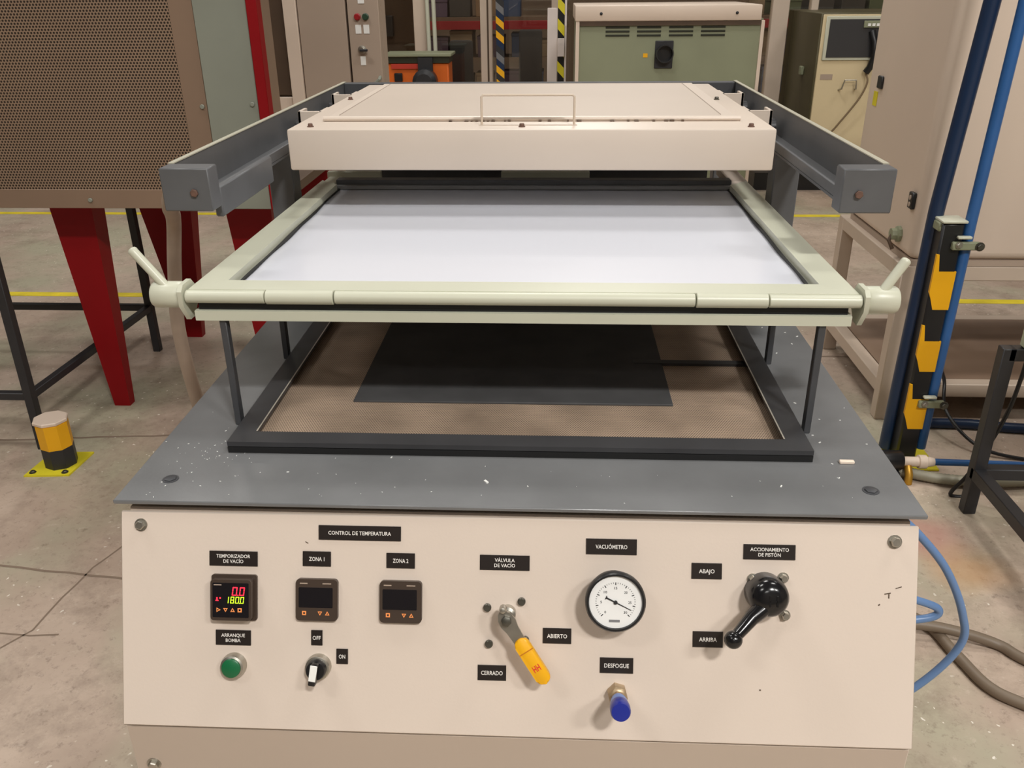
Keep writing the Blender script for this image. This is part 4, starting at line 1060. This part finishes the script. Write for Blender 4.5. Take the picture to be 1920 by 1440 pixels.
def hose(name, pts, r, m, label, cat='hose', n=8, ring=False, group=None):
    P = smooth_path(pts, n)
    radii = [r * (1 + 0.1 * (i % 2)) for i in range(len(P))] if ring else None
    return tag(build(name, MB().tube(P, r, 12, radii=radii), m), label, cat, group)
hose('blue_hose', [(1.249, 1.60, 0.058), (1.40, 1.60, 0.055), (1.6, 1.60, 0.05), (1.9, 1.62, 0.03), (2.3, 1.6, 0.012)], 0.011, bluem, 'straight blue hose running from the floor air valve to the right')
hose('navy_hose', [(1.30, 1.945, 0.018), (1.50, 1.945, 0.018), (1.69, 1.915, 0.018), (2.1, 1.90, 0.018), (2.5, 1.9, 0.018)], 0.018, navy, 'thick navy hose on the floor below the cabinet stand')
hose('corrugated_hose', [(0.95, 1.72, 0.022), (1.06, 1.65, 0.022), (1.162, 1.600, 0.022), (1.27, 1.558, 0.022), (1.40, 1.545, 0.022), (1.55, 1.556, 0.022), (1.9, 1.6, 0.022)], 0.016, greyhose, 'pale grey corrugated hose curving along the floor behind the machine', n=22, ring=True)
hose('brown_hose', [(0.60, 1.02, 0.013), (0.80, 0.98, 0.013), (0.954, 0.896, 0.013), (0.993, 0.777, 0.013), (1.022, 0.677, 0.013), (1.078, 0.625, 0.013), (1.2, 0.55, 0.013), (1.4, 0.5, 0.013)], 0.013, brownhose, 'brown rubber hose dipping lowest on the floor right of the machine')
hose('brown_hose', [(0.62, 0.86, 0.039), (0.80, 0.85, 0.039), (0.933, 0.847, 0.039), (1.028, 0.832, 0.030), (1.107, 0.813, 0.013), (1.145, 0.765, 0.013), (1.25, 0.68, 0.013), (1.5, 0.6, 0.013)], 0.013, brownhose, 'straighter brown rubber hose crossing over another on the floor')
hose('air_hose', [(0.470, 0.22, 0.80), (0.520, 0.20, 0.772), (0.561, 0.20, 0.736), (0.609, 0.20, 0.678), (0.646, 0.20, 0.603), (0.655, 0.20, 0.543), (0.608, 0.20, 0.463), (0.52, 0.20, 0.385), (0.454, 0.20, 0.36)], 0.0058, bluehose, 'long pale blue air hose looping from the machine side')
hose('air_hose', [(0.456, 0.20, 0.645), (0.540, 0.20, 0.634), (0.585, 0.20, 0.622), (0.610, 0.20, 0.610), (0.608, 0.20, 0.597), (0.580, 0.20, 0.589), (0.52, 0.20, 0.585), (0.456, 0.20, 0.58)], 0.0058, bluehose, 'short pale blue air hose loop at the machine side')
hose('black_cable', [(1.45, 2.30, 0.15), (1.483, 2.246, 0.15), (1.42, 2.00, 0.17), (1.404, 1.90, 0.09), (1.462, 1.767, 0.03), (1.60, 1.72, 0.006), (1.8, 1.70, 0.006), (2.2, 1.72, 0.006)], 0.006, black, 'thin black cable drooping from the stand shelf to the floor', 'cable')

# black tube stand at far right
BS = thing('black_tube_stand', (1.5, 1.25, 0), 'black square tube stand with grey green box at the right edge', 'stand')
for (x, y) in ((1.286, 1.41), (1.286, 0.60), (1.95, 1.41), (1.95, 0.60)):
    tb((x, y, 0), (x, y, 0.53), 0.036, blackm, BS, 'leg')
for (a, b) in (((1.286, 1.41), (1.95, 1.41)), ((1.286, 0.60), (1.95, 0.60)), ((1.286, 0.60), (1.286, 1.41)), ((1.95, 0.60), (1.95, 1.41))):
    tb((*a, 0.135), (*b, 0.135), 0.036, blackm, BS, 'lower_rail')
tb((1.286, 1.41, 0.512), (1.95, 1.41, 0.512), 0.036, blackm, BS, 'top_rail')
tb((1.95, 0.60, 0.512), (1.95, 1.41, 0.512), 0.036, blackm, BS, 'top_rail')
build('grey_green_box', MB().box((1.318, 1.10, 0.53), (1.94, 1.42, 0.70), 0.006), mat('pale_green_box', (170, 176, 150), 0.5), BS)
hose('black_cable', [(1.375, 1.46, 0.53), (1.375, 1.465, 0.42), (1.365, 1.47, 0.30), (1.335, 1.475, 0.18), (1.30, 1.48, 0.08), (1.27, 1.49, 0.006), (1.35, 1.485, 0.006)], 0.006, black, 'thin black cable hanging beside the black tube stand', 'cable')
